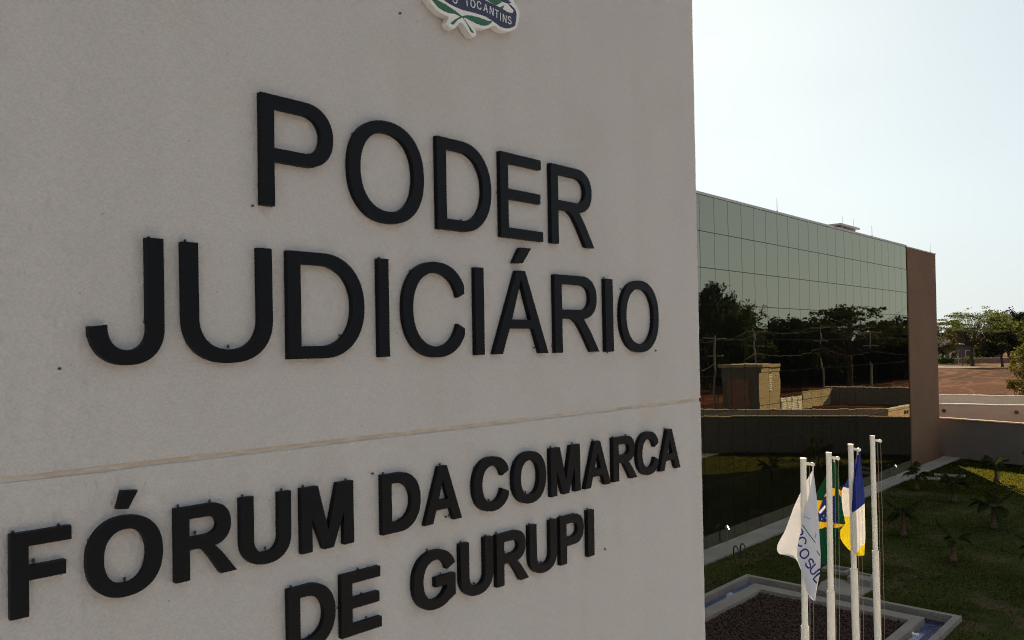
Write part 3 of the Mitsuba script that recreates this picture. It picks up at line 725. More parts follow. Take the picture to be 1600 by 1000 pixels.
for top, base, s, zj, lab in POLES:
    top, base = np.array(top), np.array(base)
    k = thing('flagpole', lab, 'flagpole', 'row of pale flagpoles')
    J = base + (top - base) * (zj / top[2])
    put(f'{k}__lower_tube', tube([base, base + (J - base) * 0.5, J], [0.056, 0.055, 0.054], 40), 'mat_pole')
    put(f'{k}__collar', tube([J - 0.001 * ZUP, J + 0.02 * ZUP, J + 0.03 * ZUP], [0.0535, 0.0535, 0.043], 40), 'mat_pole')
    put(f'{k}__upper_tube', tube([J + 0.02 * ZUP, top], [0.042, 0.040], 40), 'mat_pole')
    put(f'{k}__cap', tube([top + 0.001 * ZUP, top + 0.012 * ZUP], 0.043, 40), 'mat_pole')
    a0 = top - 0.065 * ZUP + AX * 0.035
    a1 = a0 + AX * 0.092 - 0.012 * ZUP
    put(f'{k}__arm', tube([a0, a1], 0.021, 10), 'mat_pole', smooth=40)
    whl = tube([a1 - TOWARD * 0.02, a1 + TOWARD * 0.02], 0.027, 14)
    put(f'{k}__pulley', whl, 'mat_pole', smooth=40)
    for dx in (-0.04, 0.012):
        r0 = a1 + AX * dx - 0.01 * ZUP
        r1 = base + AX * (0.085 + dx) + 0.9 * ZUP
        put(f'{k}__rope', tube([r0, (r0 + r1) / 2 + AX * 0.006, r1], 0.0032, 6), 'mat_rope')


def flag(name, pole, columns, depths, paint, label, rows=160, cols_n=60, ripple=0.01, seed=0):
    """a hanging cloth: `columns` are edge and fold lines from the hoist down, in picture units from the pole's top (x right, y down), `depths` their offsets towards the plaza"""
    top, base, s, _, _ = POLES[pole]
    top = np.array(top)
    t = np.linspace(0, 1, rows)
    cs = []
    for c in columns:
        c = np.array(c, float)
        d = np.r_[0, np.cumsum(np.hypot(*np.diff(c, axis=0).T))]
        d /= d[-1]
        # smooth interpolation
        from scipy.interpolate import PchipInterpolator
        cs.append(PchipInterpolator(d, c)(t))
    cs = np.array(cs)                                     # K x rows x 2
    K = len(columns)
    seg = np.linspace(0, K - 1, cols_n)
    i0 = np.clip(seg.astype(int), 0, K - 2)
    w = (seg - i0)[:, None, None]
    P = cs[i0] * (1 - w) + cs[i0 + 1] * w                 # cols x rows x 2
    dep = np.interp(seg, np.arange(K), depths)[:, None] * np.clip(0.15 + 2.2 * t, 0, 1)[None, :]
    dep = dep + ripple * np.sin(seg[:, None] * 7.0 + 2.0 * t[None, :] * (1 + seed)) * np.clip(t * 2.5, 0, 1)[None, :] * (1 + 0.5 * np.sin(9 * t)[None, :])
    x = P[..., 0] / s
    y = -P[..., 1] / s
    v = top + x[..., None] * AX + y[..., None] * ZUP + (dep[..., None] - 0.0) * TOWARD
    col = paint(np.broadcast_to(seg[:, None], x.shape), P[..., 0], P[..., 1])
    idx = np.arange(cols_n * rows).reshape(cols_n, rows)
    q = np.stack([idx[:-1, :-1], idx[1:, :-1], idx[1:, 1:], idx[:-1, 1:]], -1).reshape(-1, 4)
    k = thing(name, label, 'flag')
    put(f'{k}__cloth', (v.reshape(-1, 3), q), 'mat_cloth', smooth=True, color=col.reshape(-1, 3))
    knot = top + AX * (columns[0][0][0] / s) - ZUP * (columns[0][0][1] / s)
    tog = tube([knot - 0.02 * ZUP, knot + 0.05 * ZUP], 0.008, 6)
    put(f'{k}__toggle', tog, 'mat_white_paint')
    return k


from shapely import contains_xy


def inside(poly, x, y):
    return contains_xy(poly, x, y)


WHITE = np.array([0.515, 0.55, 0.63])


def word_polys(items, ang, h):
    out = []
    for c, x, y, a in items:
        g = glyph(c)
        b = g.bounds
        sc = h / 1466
        p = affinity.affine_transform(g, [sc, 0, 0, -sc, -(b[0] + b[2]) / 2 * sc, 733 * sc])
        out.append(affinity.translate(affinity.rotate(p, a, origin=(0, 0)), x, y))
    return unary_union(out).buffer(0.28)


def paint_white(seg, x, y):
    c = np.broadcast_to(WHITE, x.shape + (3,)).copy()
    front = seg > 1.02
    word = word_polys([('R', -14.5, 112, 62), ('C', -9.5, 126, 58), ('O', -5.0, 145, 55), ('S', 3.4, 160.5, 52), ('U', 10.8, 171, 50), ('L', 16.5, 184, 48)], 0, 15.5)
    c[front & inside(word, x, y)] = (0.03, 0.03, 0.16)
    for pts, wd, colr in (([(-8, 100), (2, 114), (13.5, 129)], 0.75, (0.02, 0.10, 0.06)), ([(16, 142), (20, 149)], 0.75, (0.02, 0.10, 0.06)),
                          ([(13, 122), (14.8, 119), (14.5, 114)], 0.6, (0.10, 0.22, 0.5)), ([(-10, 90), (-2, 88), (6, 92)], 0.6, (0.10, 0.22, 0.5))):
        c[front & inside(LineString(pts).buffer(wd), x, y)] = colr
    return c


flag('white_flag', 0,
     [[(15, 18), (-5, 58), (-27, 113), (-41, 142), (-37, 150), (-18, 152), (-9, 162)],
      [(15, 18), (16, 60), (14, 100), (12, 140), (8, 165), (4, 190)],
      [(15, 17), (18.5, 70), (20.5, 120), (21.5, 150), (20, 172), (14, 204), (11.5, 219)],
      [(14.5, 20), (3, 62), (-9, 104), (-17, 146), (-10, 172), (-5, 192), (2, 212), (11, 219)]],
     [-0.10, -0.13, 0.05, 0.10], paint_white, 'white flag with navy lettering hanging folded on the leftmost pole', rows=420, cols_n=300, ripple=0.011)


def paint_brazil(seg, x, y):
    c = np.broadcast_to(np.array([0.004, 0.032, 0.019]), x.shape + (3,)).copy()
    px, py = x + 1295, y + 708
    for pts, colr in (([(1297, 764), (1308, 765), (1308, 778), (1290, 778)], (0.5, 0.32, 0.02)), ([(1311, 766), (1317, 768), (1316.5, 779), (1313.5, 775)], (0.5, 0.32, 0.02)),
                      ([(1280, 784), (1288, 784.5), (1283, 803), (1276, 819), (1275, 822)], (0.5, 0.32, 0.02)),
                      ([(1272, 822), (1277, 816.5), (1290, 818), (1322, 822), (1311, 827), (1290, 826), (1273, 832)], (0.5, 0.32, 0.02)),
                      ([(1288, 784.5), (1292, 777), (1308, 777.5), (1309, 820), (1290, 818), (1277, 816.5)], (0.012, 0.02, 0.11)),
                      ([(1282, 803), (1291, 791), (1293, 793.5), (1284.5, 805)], (0.6, 0.6, 0.6))):
        c[inside(Polygon(pts), px, py)] = colr
    for sx, sy in ((1289, 808), (1293, 812), (1297, 806), (1303, 812), (1301, 801), (1286, 813)):
        c[inside(Point(sx, sy).buffer(0.7), px, py)] = (0.6, 0.6, 0.6)
    return c


flag('green_yellow_flag', 1,
     [[(8, 12), (-6, 45), (-18, 72), (-22, 100), (-21, 150), (-10, 172), (-3, 178)],
      [(9, 12), (2, 50), (-6, 110), (-8, 160), (-3, 174)],
      [(10, 12), (9, 60), (11, 116), (4, 122), (2, 170)],
      [(11, 12), (18, 45), (22, 85), (26, 112), (24, 113.5), (14, 118)]],
     [-0.16, -0.10, -0.14, -0.06], paint_brazil, 'green, yellow and blue flag hanging behind the second pole', rows=260, cols_n=120, ripple=0.010, seed=1)


def paint_tocantins(seg, x, y):
    px, py = x + 1329, y + 695
    blue, white, yellow = (0.016, 0.026, 0.14), (0.58, 0.575, 0.57), (0.60, 0.47, 0.015)
    c = np.empty(x.shape + (3,))
    c[:] = white
    back = seg < 1.0
    lim_b = np.where(back, 762 + 0.25 * (px - 1320), 799 - 0.62 * (px - 1326))
    lim_y = np.where(back, 808 + 0 * px, 863 - 1.05 * (px - 1330))
    c[py < lim_b] = blue
    c[py > lim_y] = yellow
    return c


flag('blue_white_yellow_flag', 2,
     [[(11, 14), (-4, 57), (-12, 76), (-11, 104), (-15, 144), (-4, 164), (2, 169)],
      [(12, 13), (4, 60), (0, 100), (-1, 140), (3, 168)],
      [(13, 12), (6, 40), (-1, 68), (-3, 103), (-4, 160), (4, 171)],
      [(14.5, 11), (15.5, 40), (18, 85), (17.5, 130), (14.5, 171)]],
     [-0.10, -0.05, 0.09, 0.05], paint_tocantins, 'blue, white and yellow flag hanging folded on the third pole', rows=260, cols_n=120, ripple=0.008, seed=2)

# ---------------------------------------------------------------- basin with its gravel bed
bs = thing('fountain_basin', 'rectangular concrete basin with a blue water channel round a gravel bed', 'basin')
outer = OUT.difference(sbox(12.0, 6.01, 23.47, 11.83))
inner = sbox(13.0, 6.55, 22.9, 11.34).difference(sbox(12.5, 6.80, 22.45, 10.92))
put(f'{bs}__outer_kerb', extrude_xy(outer, -0.5, 0.15), 'mat_concrete')
put(f'{bs}__inner_kerb', extrude_xy(inner, -0.5, 0.148), 'mat_concrete')
put(f'{bs}__channel_floor', bx(13.0, 23.46, 6.012, 11.828, -0.62, -0.42), 'mat_basin_blue')
chan = sbox(13.0, 6.013, 23.467, 11.827).difference(sbox(12.9, 6.548, 22.902, 11.342))
structure('water', extrude_xy(chan, -0.41, -0.06), 'mat_water', label='still water in the blue channel of the basin')
structure('planting_bed', bx(13.0, 22.445, 6.803, 10.917, -0.4, 0.03), 'mat_stone', label='dark base under the gravel inside the basin')
n_st = 7000
base_ico = trimesh.creation.icosahedron()
sv, sf = np.array(base_ico.vertices), np.array(base_ico.faces)
px_, py_ = rng.uniform(15.5, 22.40, n_st), rng.uniform(6.84, 10.88, n_st)
sz = rng.uniform(0.018, 0.045, n_st)
sq = rng.uniform(0.55, 1.2, (n_st, 1, 3))
ph = rng.uniform(0, 2 * np.pi, n_st)
vv = sv[None] * sq * sz[:, None, None]
ca, sa = np.cos(ph)[:, None], np.sin(ph)[:, None]
vv = np.stack([vv[..., 0] * ca - vv[..., 1] * sa, vv[..., 0] * sa + vv[..., 1] * ca, vv[..., 2]], -1)
vv += np.stack([px_, py_, 0.03 + 0.35 * sz + rng.uniform(0, 0.03, n_st)], -1)[:, None]
ff = (sf[None] + np.arange(n_st)[:, None, None] * len(sv)).reshape(-1, 3)
structure('gravel', trimesh.Trimesh(vv.reshape(-1, 3), ff, process=False), 'mat_stone', label='dark brown gravel filling the basin', kind='stuff')
pl = thing('pool_nozzle', 'small white nozzle on the inner kerb above the channel water', 'nozzle')
put(f'{pl}__body', tube([(21.85, 6.545, 0.0), (21.85, 6.44, 0.0), (21.85, 6.40, -0.01)], [0.035, 0.035, 0.05], 12), 'mat_white_paint')
put(f'{pl}__flange', tube([(21.85, 6.549, 0.0), (21.85, 6.53, 0.0)], 0.05, 14), 'mat_white_paint')
for i, (p0, p1, lab) in enumerate((((23.54, 12.38), (23.42, 12.14), 'dark hooped handrail at the basin corner, nearer the lettered wall'), ((23.95, 12.35), (23.83, 12.11), 'dark hooped handrail at the basin corner, farther from the lettered wall'))):
    p0, p1 = np.array(p0), np.array(p1)
    a = np.linspace(0, np.pi, 9)
    mid, half = (p0 + p1) / 2, (p1 - p0) / 2
    pts = [(*p0, 0.0), (*p0, 0.45)] + [(*(mid - half * math.cos(t)), 0.86 + 0.17 * math.sin(t)) for t in a] + [(*p1, 0.45), (*p1, 0.0)]
    k = put('pool_handrail', tube(pts, 0.021, 8), 'mat_rail', smooth=40)
    labels[k] = {'label': lab, 'category': 'handrail', 'group': 'hooped handrails at the basin'}

# concrete lids, slab and block in the lawn
sl = put('concrete_slab', extrude_xy(Polygon([(24.0, 9.85), (23.95, 8.62), (25.0, 8.55), (25.36, 9.95), (24.6, 10.0)]), -0.05, 0.05), 'mat_concrete')
labels[sl] = {'label': 'flat pale concrete slab on the lawn just beyond the basin', 'category': 'slab'}
bk = thing('concrete_trough', 'low pale concrete trough beside the slab behind the third flagpole', 'trough')
tr = Polygon([(25.05, 9.35), (25.0, 8.65), (25.75, 8.75), (25.85, 9.45)])
put(f'{bk}__walls', extrude_xy(tr.difference(tr.buffer(-0.1)), 0.0, 0.24), 'mat_concrete')
put(f'{bk}__lid', extrude_xy(tr.buffer(-0.103), 0.0, 0.19), 'mat_concrete')
for (cx, cy, w, l, rot, lab) in ((26.2, 10.1, 0.62, 0.8, 0, 'open inspection chamber with pale rim behind the second flagpole'),
                                 (46.6, 13.15, 0.5, 1.5, 15, 'low concrete lid in the lawn near the end of the pavement'), (48.3, 12.35, 0.5, 1.5, 12, 'low concrete lid in the lawn nearer the sunlit corner')):
    k = thing('inspection_chamber', lab, 'inspection chamber')
    o = affinity.rotate(sbox(cx - w / 2, cy - l / 2, cx + w / 2, cy + l / 2), rot)
    put(f'{k}__rim', extrude_xy(o.difference(o.buffer(-0.09)), 0.0, 0.12), 'mat_concrete')
    put(f'{k}__cover', extrude_xy(o.buffer(-0.093), 0.0, 0.07), 'mat_dark_metal' if cx < 40 else 'mat_concrete')

# grass blades over the lawn that is near enough to show them
nb = 190000
bxs = np.where(np.arange(nb) < 110000, rng.uniform(21.5, 44, nb), rng.uniform(43, 56, nb))
bys = rng.uniform(2.8, 14.2, nb)
keep = contains_xy(lawn_poly.buffer(-0.05), bxs, bys) & ~((bxs > 23.9) & (bxs < 25.9) & (bys > 8.5) & (bys < 10.5))
dens = meshkit.fbm(np.stack([bxs * 0.8, bys * 0.8, bxs * 0], -1), 3)
keep &= rng.random(nb) < np.clip((dens - 0.25) * 2.2 + np.where(bxs > 43.5, 0.3, 0), 0.15, 1)
bxs, bys = bxs[keep], bys[keep]
n_ = len(bxs)
hh = rng.uniform(0.025, 0.075, n_) * np.where(bxs > 44, 1.35, 1.0)
an = rng.uniform(0, np.pi, n_)
wdt = rng.uniform(0.008, 0.016, n_) * np.where(bxs > 44, 1.8, 1.0)
lean = rng.normal(0, 0.03, (n_, 2))
b0 = np.stack([bxs - np.cos(an) * wdt, bys - np.sin(an) * wdt, np.full(n_, 0.004)], 1)
b1 = np.stack([bxs + np.cos(an) * wdt, bys + np.sin(an) * wdt, np.full(n_, 0.004)], 1)
b2 = np.stack([bxs + lean[:, 0], bys + lean[:, 1], hh], 1)
gv = np.stack([b0, b1, b2], 1).reshape(-1, 3)
gc = np.array([0.036, 0.044, 0.006]) + rng.random((n_, 1)) * np.array([0.052, 0.046, 0.007])
structure('grass', (gv, np.arange(3 * n_).reshape(-1, 3)), 'mat_grass', label='short rough grass growing on the lawn', kind='stuff', color=np.repeat(gc, 3, 0))


# ---------------------------------------------------------------- palms
def frond(length, az, rise, droop, seed, colr):
    r = np.random.default_rng(seed)
    n = 12
    t = np.linspace(0, 1, n)
    out = length * (t - 0.12 * t ** 2)
    z = length * (rise * t - droop * t ** 2.2)
    dirx, diry = math.cos(az), math.sin(az)
    pts = np.stack([out * dirx, out * diry, z], 1)
    side = np.array([-diry, dirx, 0])
    V_, F_, C_ = [], [], []

    def tri(a, b, c, k):
        i = len(V_)
        V_.extend([a, b, c])
        F_.append([i, i + 1, i + 2])
        C_.extend([k] * 3)
    for i in range(n - 1):
        w = 0.014 * (1 - t[i]) + 0.004
        k = np.array([0.06, 0.055, 0.03])
        tri(pts[i] - side * w, pts[i] + side * w, pts[i + 1], k)
        tri(pts[i] + side * w, pts[i + 1] + side * w, pts[i + 1], k)
    for tt in np.linspace(0.18, 1.0, 30):
        p = np.array([np.interp(tt, t, pts[:, j]) for j in range(3)])
        p2 = np.array([np.interp(min(tt + 0.02, 1.0), t, pts[:, j]) for j in range(3)]) - p
        p2 = p2 / (np.linalg.norm(p2) + 1e-6)
        L = length * 0.36 * math.sin(math.pi * (0.12 + 0.80 * tt)) * r.uniform(0.8, 1.15)
        for sg in (-1, 1):
            d = side * sg * 0.8 + p2 * 0.55 + np.array([0, 0, -0.45 - 0.3 * r.random()])
            d /= np.linalg.norm(d)
            tip = p + d * L
            w = p2 * 0.020 * length
            k = colr * r.uniform(0.7, 1.35)
            mid = p + d * L * 0.5 + np.array([0, 0, 0.05 * L])
            tri(p - w, p + w, mid, k)
            tri(p + w, tip, mid, k * 0.95)
            tri(mid, tip, p - w, k * 0.9)
    return np.array(V_), np.array(F_), np.array(C_)


palms = [((32.6, 10.02), 0.80, 0.95, 'young palm standing left of the others, right of the bare flagpole'),
         ((43.2, 12.58), 0.70, 0.95, 'young palm near the end of the pavement'),
         ((40.8, 10.28), 0.80, 1.05, 'young palm in the middle of the lawn, with a slim trunk'),
         ((36.05, 7.7), 0.80, 1.15, 'broad young palm at the right of the lawn, in shade'),
         ((29.9, 7.61), 0.68, 0.80, 'young palm with few fronds nearest the corner of the basin'),
         ((47.77, 10.0), 0.85, 1.05, 'young palm at the edge of the sunlit patch of lawn'),
         ((29.0, 4.9), 0.85, 1.05, 'young palm cut by the right edge of the picture, nearest the basin'),
         ((50.3, 8.75), 0.75, 1.0, 'young palm by the dark wall at the right edge of the picture')]
for pi_, ((x, y), th, fl, lab) in enumerate(palms):
    k = thing('young_palm', lab, 'palm', 'young palms on the lawn')
    zz = np.array([0, 0.08, 0.2, 0.35, 0.55, 0.8, 1.0]) * th
    rr = np.array([0.12, 0.15, 0.135, 0.09, 0.065, 0.06, 0.05])
    ln = rng.normal(0, 0.03, 2)
    pts = np.stack([x + ln[0] * (zz / th) ** 2, y + ln[1] * (zz / th) ** 2, zz], 1)
    put(f'{k}__trunk', tube(pts, rr, 10), 'mat_palm_trunk', smooth=50)
    nf = 5 if pi_ == 4 else 11
    for i in range(nf):
        az = 2 * math.pi * (i / nf + 0.08 * rng.random()) + pi_
        rise = rng.uniform(0.35, 1.0) if i % 3 else rng.uniform(1.0, 1.6)
        v, f, c = frond(0.95 * fl * rng.uniform(0.65, 1.0), az, rise, rng.uniform(0.75, 1.25) if rise < 1 else rng.uniform(0.5, 0.8), 1000 + 37 * pi_ + i, np.array([0.027, 0.034, 0.012]))
        put(f'{k}__frond', (v + pts[-1], f), 'mat_leaf', color=c)


# ---------------------------------------------------------------- trees
def leaf_mesh(P, size, colr, seed, jitter=0.35, flat=0.0):
    r = np.random.default_rng(seed)
    n = len(P)
    a = r.standard_normal((n, 3))
    a[:, 2] *= (1 - flat)
    a /= np.linalg.norm(a, axis=1, keepdims=True)
    b = np.cross(a, r.standard_normal((n, 3)))
    b /= np.linalg.norm(b, axis=1, keepdims=True)
    s = size * r.uniform(0.55, 1.35, (n, 1))
    v = np.stack([P - a * s, P + b * s * 0.45, P + a * s, P - b * s * 0.45], 1).reshape(-1, 3)
    f = np.arange(4 * n).reshape(-1, 4)
    c = np.clip(0.62 * colr * (1 + jitter * r.standard_normal((n, 1))) * (1 + 0.12 * r.standard_normal((n, 3))), 0.006, 0.6)
    return v, f, np.repeat(c, 4, 0)


def tree(name, x, y, height, spread, label, colr, seed, lobes=16, leaves=5200, trunk_h=0.35, crown_h=0.75, leaf=0.30, group='trees round the site', gap=0.0, flat=0.0, trunk_r=None, lean=0.0, ground_z=None):
    r = np.random.default_rng(seed)
    z0 = float(terrain(x, y)) - 0.1 if ground_z is None else ground_z
    k = thing(name, label, 'tree', group)
    tr = trunk_r or 0.03 * height
    fork = np.array([x + lean * height * 0.3, y, z0 + height * trunk_h])
    cz0, cz1 = z0 + height * (1 - crown_h), z0 + height
    cents = []
    for i in range(lobes):
        a = 2 * np.pi * (i * 0.381966 + 0.1 * r.random())
        q = math.sqrt((i + 0.6) / lobes)
        zr = r.uniform(0.12, 0.88)
        prof = math.sin(math.pi * (0.18 + 0.72 * zr)) if flat == 0 else 1.0
        rad = spread * q * prof * 0.85
        zc = cz0 + (cz1 - cz0) * zr if flat == 0 else cz0 + (cz1 - cz0) * (0.90 - 0.62 * q ** 2.2 + r.normal(0, 0.05) - (0.28 if r.random() < 0.15 else 0))
        cents.append([x + rad * math.cos(a) + lean * height * 0.3, y + rad * math.sin(a), zc])
    cents = np.array(cents)
    wood = [tube([np.array([x, y, z0 - 0.3]), np.array([x, y, z0 + 0.15 * height * trunk_h]), np.array([x + lean * height * 0.12, y + 0.02 * height, z0 + height * trunk_h * 0.6]), fork],
                 [tr * 1.5, tr * 1.1, tr * 0.9, tr * 0.75], 9)]
    for c in cents[:: (1 if flat else 2)]:
        m1 = fork + (c - fork) * 0.45 + np.array([0, 0, -0.04 * height]) + r.normal(0, 0.03 * height, 3)
        wood.append(tube([fork, m1, c], [tr * 0.42, tr * 0.2, tr * 0.05], 6))
        if flat:
            for _ in range(3):
                e = c + r.normal(0, 1, 3) * np.array([spread * 0.28, spread * 0.28, height * 0.05])
                wood.append(tube([m1, (m1 + e) / 2 + r.normal(0, 0.02 * height, 3), e], [tr * 0.13, tr * 0.07, tr * 0.02], 5))
    put(f'{k}__trunk', cat(*wood), 'mat_bark', smooth=60)
    pts = []
    n_each = leaves // lobes
    for c in cents:
        lr = np.array([spread * 0.36, spread * 0.36, (cz1 - cz0) * (0.22 if flat == 0 else 0.10)]) * r.uniform(0.75, 1.25)
        sub = r.standard_normal((7, 3))
        sub /= np.linalg.norm(sub, axis=1, keepdims=True)
        sub = sub * lr * r.uniform(0.5, 1.0, (7, 1)) + c
        which = r.integers(0, 7, n_each)
        d = r.standard_normal((n_each, 3))
        d /= np.linalg.norm(d, axis=1, keepdims=True)
        p = sub[which] + d * lr * 0.52 * r.uniform(0.3, 1.0, (n_each, 1))
        if gap:
            p = p[meshkit.noise(p * (2.2 / spread * 2)) > gap]
        pts.append(p)
    P = np.vstack(pts)
    P = P[P[:, 2] > z0 + 0.2]
    v, f, c = leaf_mesh(P, leaf, np.array(colr), seed + 5, flat=0.3 if flat else 0)
    put(f'{k}__crown', (v, f), 'mat_leaf', color=c)
    return k


G1, G2, G3, G4 = (0.05, 0.075, 0.02), (0.022, 0.035, 0.014), (0.10, 0.12, 0.025), (0.07, 0.075, 0.02)


def on_field(px, D):
    D = D * 1.155 if D > 120 else D
    p = at(px, 560, D)
    return p[0], p[1]


GF = 'trees beyond the red field'
x, y = on_field(1519, 152)
tree('spreading_tree', x, y, 11.1, 7.4, 'tall umbrella-shaped tree with airy crown standing beyond the red field', (0.17, 0.215, 0.07), 11, lobes=34, leaves=17000, trunk_h=0.36, crown_h=0.54, leaf=0.155, flat=1.0, gap=0.53, trunk_r=0.30, lean=0.06, group=GF)
x, y = on_field(1566, 150)
tree('shade_tree', x, y, 7.0, 4.1, 'dark rounded tree right of the umbrella-shaped tree, trunk by the road', (0.045, 0.048, 0.03), 12, lobes=18, leaves=4200, trunk_h=0.40, crown_h=0.68, leaf=0.24, trunk_r=0.22, group=GF)
x, y = on_field(1553, 185)
tree('shade_tree', x, y, 10.9, 4.6, 'yellow-green tree behind, just right of the umbrella-shaped tree', (0.16, 0.17, 0.06), 13, lobes=16, leaves=4600, trunk_h=0.3, crown_h=0.8, leaf=0.30, group=GF)
x, y = on_field(1577, 215)
tree('shade_tree', x, y, 12.6, 6.2, 'large dark green tree on the skyline at the right', (0.045, 0.065, 0.045), 14, lobes=18, leaves=6000, trunk_h=0.3, crown_h=0.8, leaf=0.36, group=GF)
x, y = on_field(1603, 220)
tree('shade_tree', x, y, 10.8, 5.8, 'dark green tree under the distant mast', (0.045, 0.065, 0.045), 15, lobes=16, leaves=5000, trunk_h=0.3, crown_h=0.8, leaf=0.36, group=GF)
x, y = on_field(1583, 165)
tree('shade_tree', x, y, 8.2, 3.7, 'small yellow-green tree in front of the dark skyline tree', (0.20, 0.20, 0.04), 16, lobes=14, leaves=3600, trunk_h=0.3, crown_h=0.72, leaf=0.26, group=GF)
x, y = on_field(1474, 170)
tree('shade_tree', x, y, 8.0, 4.3, 'olive tree half hidden by the brown end wall', (0.13, 0.12, 0.04), 17, lobes=16, leaves=2600, trunk_h=0.3, crown_h=0.78, leaf=0.28, group=GF)
x, y = on_field(1540, 178)
tree('shade_tree', x, y, 5.6, 3.4, 'dull green tree behind the trunk of the umbrella-shaped tree', (0.06, 0.07, 0.02), 18, lobes=14, leaves=3600, trunk_h=0.3, crown_h=0.75, leaf=0.28, group=GF)
x, y = on_field(1500, 230)
tree('shade_tree', x, y, 9.0, 7.0, 'low dark tree far behind the houses', (0.03, 0.04, 0.018), 19, lobes=16, leaves=4000, trunk_h=0.2, crown_h=0.85, leaf=0.4, group=GF)
x, y = on_field(1637, 88)
tree('leafy_tree', x, y, 7.8, 3.3, 'leafy yellow-green tree cut by the right edge of the picture', (0.13, 0.13, 0.03), 20, lobes=30, leaves=14000, trunk_h=0.28, crown_h=0.92, leaf=0.14, trunk_r=0.2, group=GF)
tree('leafy_tree', *on_field(1700, 230), 9.0, 7.0, 'broad tree farther along the road', G1, 21, group=GF)

# trees across the street, seen mirrored in the glass
GM = 'trees across the street, mirrored in the glass'
MT = [(1105, 118, 16.3, 5.5, G2, 'tall dark tree across the street, mirrored at the near end of the glass'),
      (1128, 135, 15.0, 5.5, G2, 'dark tree mirrored near the lettered wall, second from it'),
      (1152, 112, 12.5, 4.2, G1, 'dark tree mirrored in the glass above the gatehouse'),
      (1180, 140, 13.4, 5.0, G4, 'thin olive-topped tree mirrored right of the gatehouse top'),
      (1205, 130, 11.4, 5.0, G2, 'round dark tree mirrored over the white gate'),
      (1228, 135, 11.2, 5.0, G2, 'round dark tree mirrored above the beige wall stub'),
      (1255, 130, 11.4, 5.2, G2, 'broad dark tree mirrored at the middle of the glass'),
      (1280, 128, 11.4, 4.6, G1, 'dense dark tree mirrored just left of the spreading one'),
      (1378, 150, 9.6, 4.6, G3, 'yellowish tree mirrored right of the spreading one'),
      (1412, 140, 9.8, 5.0, G2, 'dark tree mirrored at the far end of the glass'),
      (1435, 150, 11.0, 5.0, G2, 'dark tree mirrored beyond the end of the glass')]
for i, (px, D, h, sp, colr, lab) in enumerate(MT):
    p = mirrored(px, 540, D)
    tree('street_tree', p[0], p[1], h - 1.0, sp, lab, colr, 60 + i, lobes=18, leaves=4200, trunk_h=0.25, crown_h=0.86, leaf=0.32, group=GM)
p = mirrored(1326, 540, 122)
tree('spreading_tree', p[0], p[1], 11.6, 7.6, 'wide spreading tree with layered crown, mirrored in the glass', (0.05, 0.065, 0.02), 90, lobes=30, leaves=9000, trunk_h=0.42, crown_h=0.6, leaf=0.24, flat=1.0, gap=0.38, trunk_r=0.4, group=GM)
for i, (px, D, h, sp) in enumerate(((1115, 138, 7.5, 9), (1165, 138, 7.0, 9), (1215, 138, 7.0, 9), (1262, 138, 7.2, 9), (1305, 138, 6.8, 9), (1350, 142, 6.8, 9), (1395, 147, 7.0, 9), (1440, 150, 7.0, 9))):
    p = mirrored(px, 540, D)
    tree('street_tree', p[0], p[1], h, sp, f'low dark bushy tree in the mirrored thicket, {["nearest the lettered wall", "second from the lettered wall", "third from the lettered wall", "left of the middle", "right of the middle", "third from the far end", "second from the far end", "at the far end"][i]}', (0.018, 0.025, 0.011), 120 + i, lobes=20, leaves=3600, trunk_h=0.12, crown_h=0.97, leaf=0.55, group='thicket trees mirrored in the glass')

# utility poles and wires mirrored in the glass
pole_xy = []
for px, D, zt, lab in ((1117, 78, 8.3, 'pale concrete utility pole with crossarms, mirrored nearest the lettered wall'), (1179, 92, 9.1, 'utility pole mirrored behind the gatehouse'),
                       (1283, 105, 9.6, 'utility pole with a long crossarm, mirrored at the middle of the glass'), (1361, 112, 8.9, 'utility pole mirrored near the spreading tree')):
    p = mirrored(px, 540, D)
    z0 = float(terrain(p[0], p[1])) - 0.3
    k = thing('utility_pole', lab, 'utility pole', 'utility poles along the street')
    put(f'{k}__shaft', tube([(p[0], p[1], z0), (p[0], p[1], zt)], [0.13, 0.08], 10), 'mat_grey_metal', smooth=40)
    for dz, hw in ((0.2, 1.1), (1.9, 0.8)):
        put(f'{k}__crossarm', bx(p[0] - 0.06, p[0] + 0.06, p[1] - hw, p[1] + hw, zt - dz - 0.06, zt - dz + 0.06), 'mat_grey_metal')
    pole_xy.append((p[0], p[1], zt))
ends = [np.array(pole_xy[0]) + (pole_xy[0] - np.array(pole_xy[1])) * np.array([1, 1, 0]) * 1.2] + [np.array(q) for q in pole_xy] + [np.array(pole_xy[-1]) + np.array([10, 14, 0.0])]
for w_i, (dz, dy, sag) in enumerate(((0.15, 0.9, 0.5), (0.15, -0.9, 0.5), (2.6, 0.1, 0.75))):
    pts = []
    for a, b in zip(ends[:-1], ends[1:]):
        for t in np.linspace(0, 1, 8, endpoint=False):
            q = a + (b - a) * t
            pts.append((q[0], q[1] + dy, q[2] - dz - sag * 4 * t * (1 - t)))
    k = put('overhead_wire', tube(pts, 0.008 if w_i < 2 else 0.015, 5), 'mat_wire')
    labels[k] = {'label': ['upper overhead wire on the near side of the poles, mirrored in the glass', 'upper overhead wire on the far side of the poles, mirrored in the glass', 'low sagging cable between the utility poles, mirrored in the glass'][w_i], 'category': 'wire', 'group': 'overhead wires along the street'}

# ---------------------------------------------------------------- road, low wall, houses beyond the red field
ra, rb = at(1380, 575, 166), at(1760, 575, 166)
dv = (rb - ra)[:2]
dv /= np.linalg.norm(dv)
nv = np.array([dv[1], -dv[0]]) if dv[0] * 0 + dv[1] < 0 else np.array([-dv[1], dv[0]])
nv = nv if nv @ FWD[:2] > 0 else -nv


